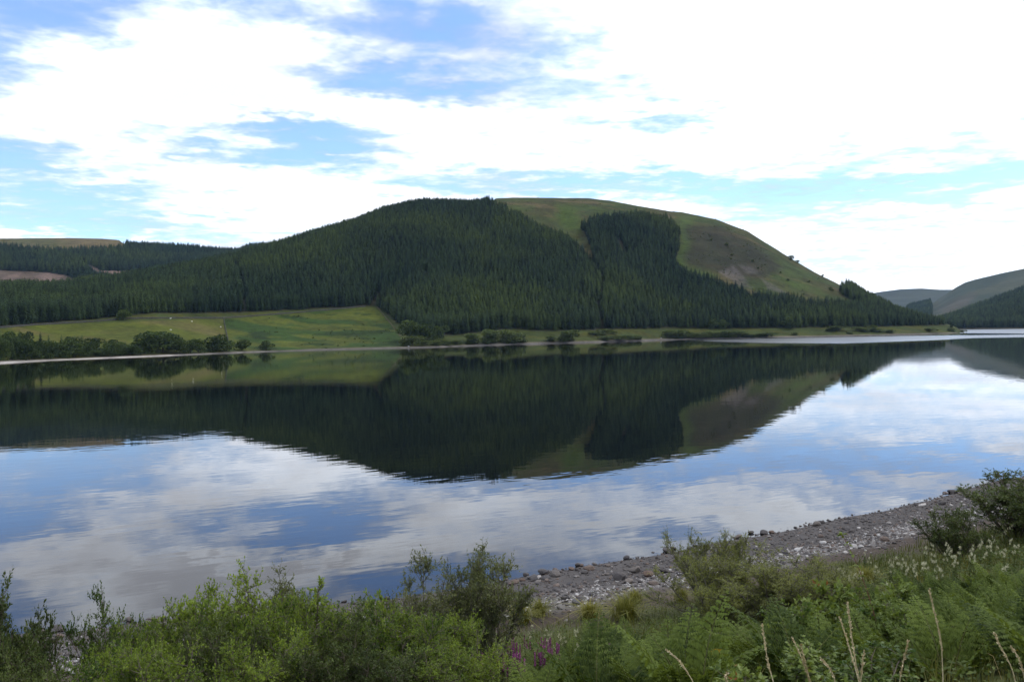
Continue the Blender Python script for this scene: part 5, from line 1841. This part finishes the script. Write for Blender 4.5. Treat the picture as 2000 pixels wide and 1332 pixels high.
def dry_stem(name, pts, d, label, seed, head=0.55, r=0.004):
    """a dry grass stem through the given pixels (tip first), seed head over the top part"""
    g = np.random.default_rng(seed)
    P = []
    for k, (px, py) in enumerate(pts):
        az, e = ray(px, py); az = float(az); e = float(e)
        dk = d + 0.12 * k
        P.append((dk * math.sin(az), dk * math.cos(az), CAM_H + e * dk))
    last = np.array(P[-1]); pr = np.array(P[-2])
    dirn = (last - pr) / np.linalg.norm(last - pr)
    # carry the stem on down to the ground
    for k in range(40):
        last = last + (dirn * 0.7 + np.array((0, 0, -0.5))) * 0.06
        if last[2] < float(bank_z(last[0], last[1])): break
    P.append(tuple(last))
    P = np.array(P)[::-1]
    base = P[0].copy(); P = P - base
    tt = np.concatenate([[0], np.cumsum(np.linalg.norm(np.diff(P, axis=0), axis=1))]); L = tt[-1]
    q = np.linspace(0, L, 24)
    path = np.stack([np.interp(q, tt, P[:, k]) for k in range(3)], 1)
    path[1:-1] = (path[:-2] + 2 * path[1:-1] + path[2:]) / 4
    t_ = thing(name, label, 'grass stem', tuple(base))
    Vs, Qs = tube_path(path, np.linspace(r * 1.1, r * 0.45, 24), 5)
    link('stalk', build_mesh('stalk', Vs, Qs), M_straw, t_)
    vis_len = L * head
    n = int(150 * vis_len / 0.4)
    f = L - vis_len * g.uniform(0, 1, n) ** 1.1
    p = np.stack([np.interp(f, q, path[:, k]) for k in range(3)], 1)
    tan = np.gradient(path, axis=0); tn = np.stack([np.interp(f, q, tan[:, k]) for k in range(3)], 1); tn /= np.linalg.norm(tn, axis=1)[:, None]
    V, Q = leaves(p, tn + g.normal(0, 0.22, (n, 3)), 0.02 * g.uniform(0.7, 1.3, n), 0.0058, g)
    link('seed_head', build_mesh('seed_head', V, Q), M_straw, t_)


dry_stem('dry_grass_stem', [(1655, 1178), (1663, 1240), (1672, 1300), (1682, 1340)], 4.6, 'tallest straw coloured grass stem, right one of the crossing pair', 1, 0.45)
dry_stem('dry_grass_stem', [(1640, 1206), (1655, 1250), (1672, 1310), (1680, 1340)], 4.7, 'straw grass stem leaning left, left one of the crossing pair', 2, 0.3)
dry_stem('dry_grass_stem', [(1815, 1152), (1826, 1200), (1837, 1245), (1840, 1275), (1842, 1330)], 5.0, 'tall straw and russet grass stem rising from the bracken at right', 3, 0.4)
dry_stem('dry_grass_stem', [(1300, 1267), (1322, 1285), (1340, 1308), (1356, 1335)], 4.2, 'bent pinkish dry stem curving up at the bottom middle', 4, 0.3)
dry_stem('dry_grass_stem', [(1489, 1220), (1494, 1260), (1502, 1305), (1512, 1335)], 4.8, 'dull straw grass stem, leftmost of the upright ones', 5, 0.35)
dry_stem('dry_grass_stem', [(1547, 1245), (1562, 1275), (1575, 1310), (1584, 1335)], 4.4, 'forked straw grass stem, main shoot', 6, 0.4)
dry_stem('dry_grass_stem', [(1564, 1260), (1572, 1290), (1580, 1325), (1584, 1338)], 4.45, 'forked straw grass stem, short side shoot', 7, 0.3)
dry_stem('dry_grass_stem', [(1603, 1286), (1618, 1300), (1628, 1318), (1632, 1335)], 4.1, 'thin curved pale grass stem left of the tallest one', 8, 0.25)
dry_stem('dry_grass_stem', [(1688, 1273), (1684, 1300), (1681, 1335)], 4.3, 'short straw grass stem touching the tallest one from the right', 9, 0.25)
dry_stem('dry_grass_stem', [(1774, 1252), (1766, 1285), (1760, 1310), (1757, 1335)], 4.6, 'pale green grass stem leaning right, in front of the bracken', 10, 0.3)
dry_stem('dry_grass_stem', [(1943, 1238), (1953, 1260), (1975, 1300), (1985, 1335)], 4.6, 'russet dock stem near the yellow flowers, left one', 11, 0.25)
dry_stem('dry_grass_stem', [(1975, 1262), (1990, 1285), (1998, 1310), (2003, 1335)], 4.4, 'russet dock stem near the yellow flowers, right one', 12, 0.25)
dry_stem('dry_grass_stem', [(1420, 1314), (1416, 1322), (1424, 1338)], 4.0, 'short dry stem tip at the bottom edge between the bent and upright stems', 13, 0.2)

# ---- the air ------------------------------------------------------------------------------------------------------
hm, nt, b_ = material('haze')
nt.nodes.remove(b_)
pv = nd(nt, 'ShaderNodeVolumePrincipled')
pv.inputs['Color'].default_value = (0.42, 0.64, 1.0, 1)
pv.inputs['Density'].default_value = HAZE
pv.inputs['Anisotropy'].default_value = 0.2
nt.links.new(pv.outputs[0], nt.nodes['Material Output'].inputs['Volume'])
hx, h0, h1 = 9300, -6.2, 420
Vh = [(-hx, -hx, h0), (hx, -hx, h0), (hx, hx, h0), (-hx, hx, h0), (-hx, -hx, h1), (hx, -hx, h1), (hx, hx, h1), (-hx, hx, h1)]
hz = link('haze', build_mesh('haze', Vh, [(3, 2, 1, 0), (4, 5, 6, 7), (0, 1, 5, 4), (1, 2, 6, 5), (2, 3, 7, 6), (3, 0, 4, 7)]), hm)
tag(hz, 'thin pale summer haze over the loch and hills', 'haze', kind='stuff')
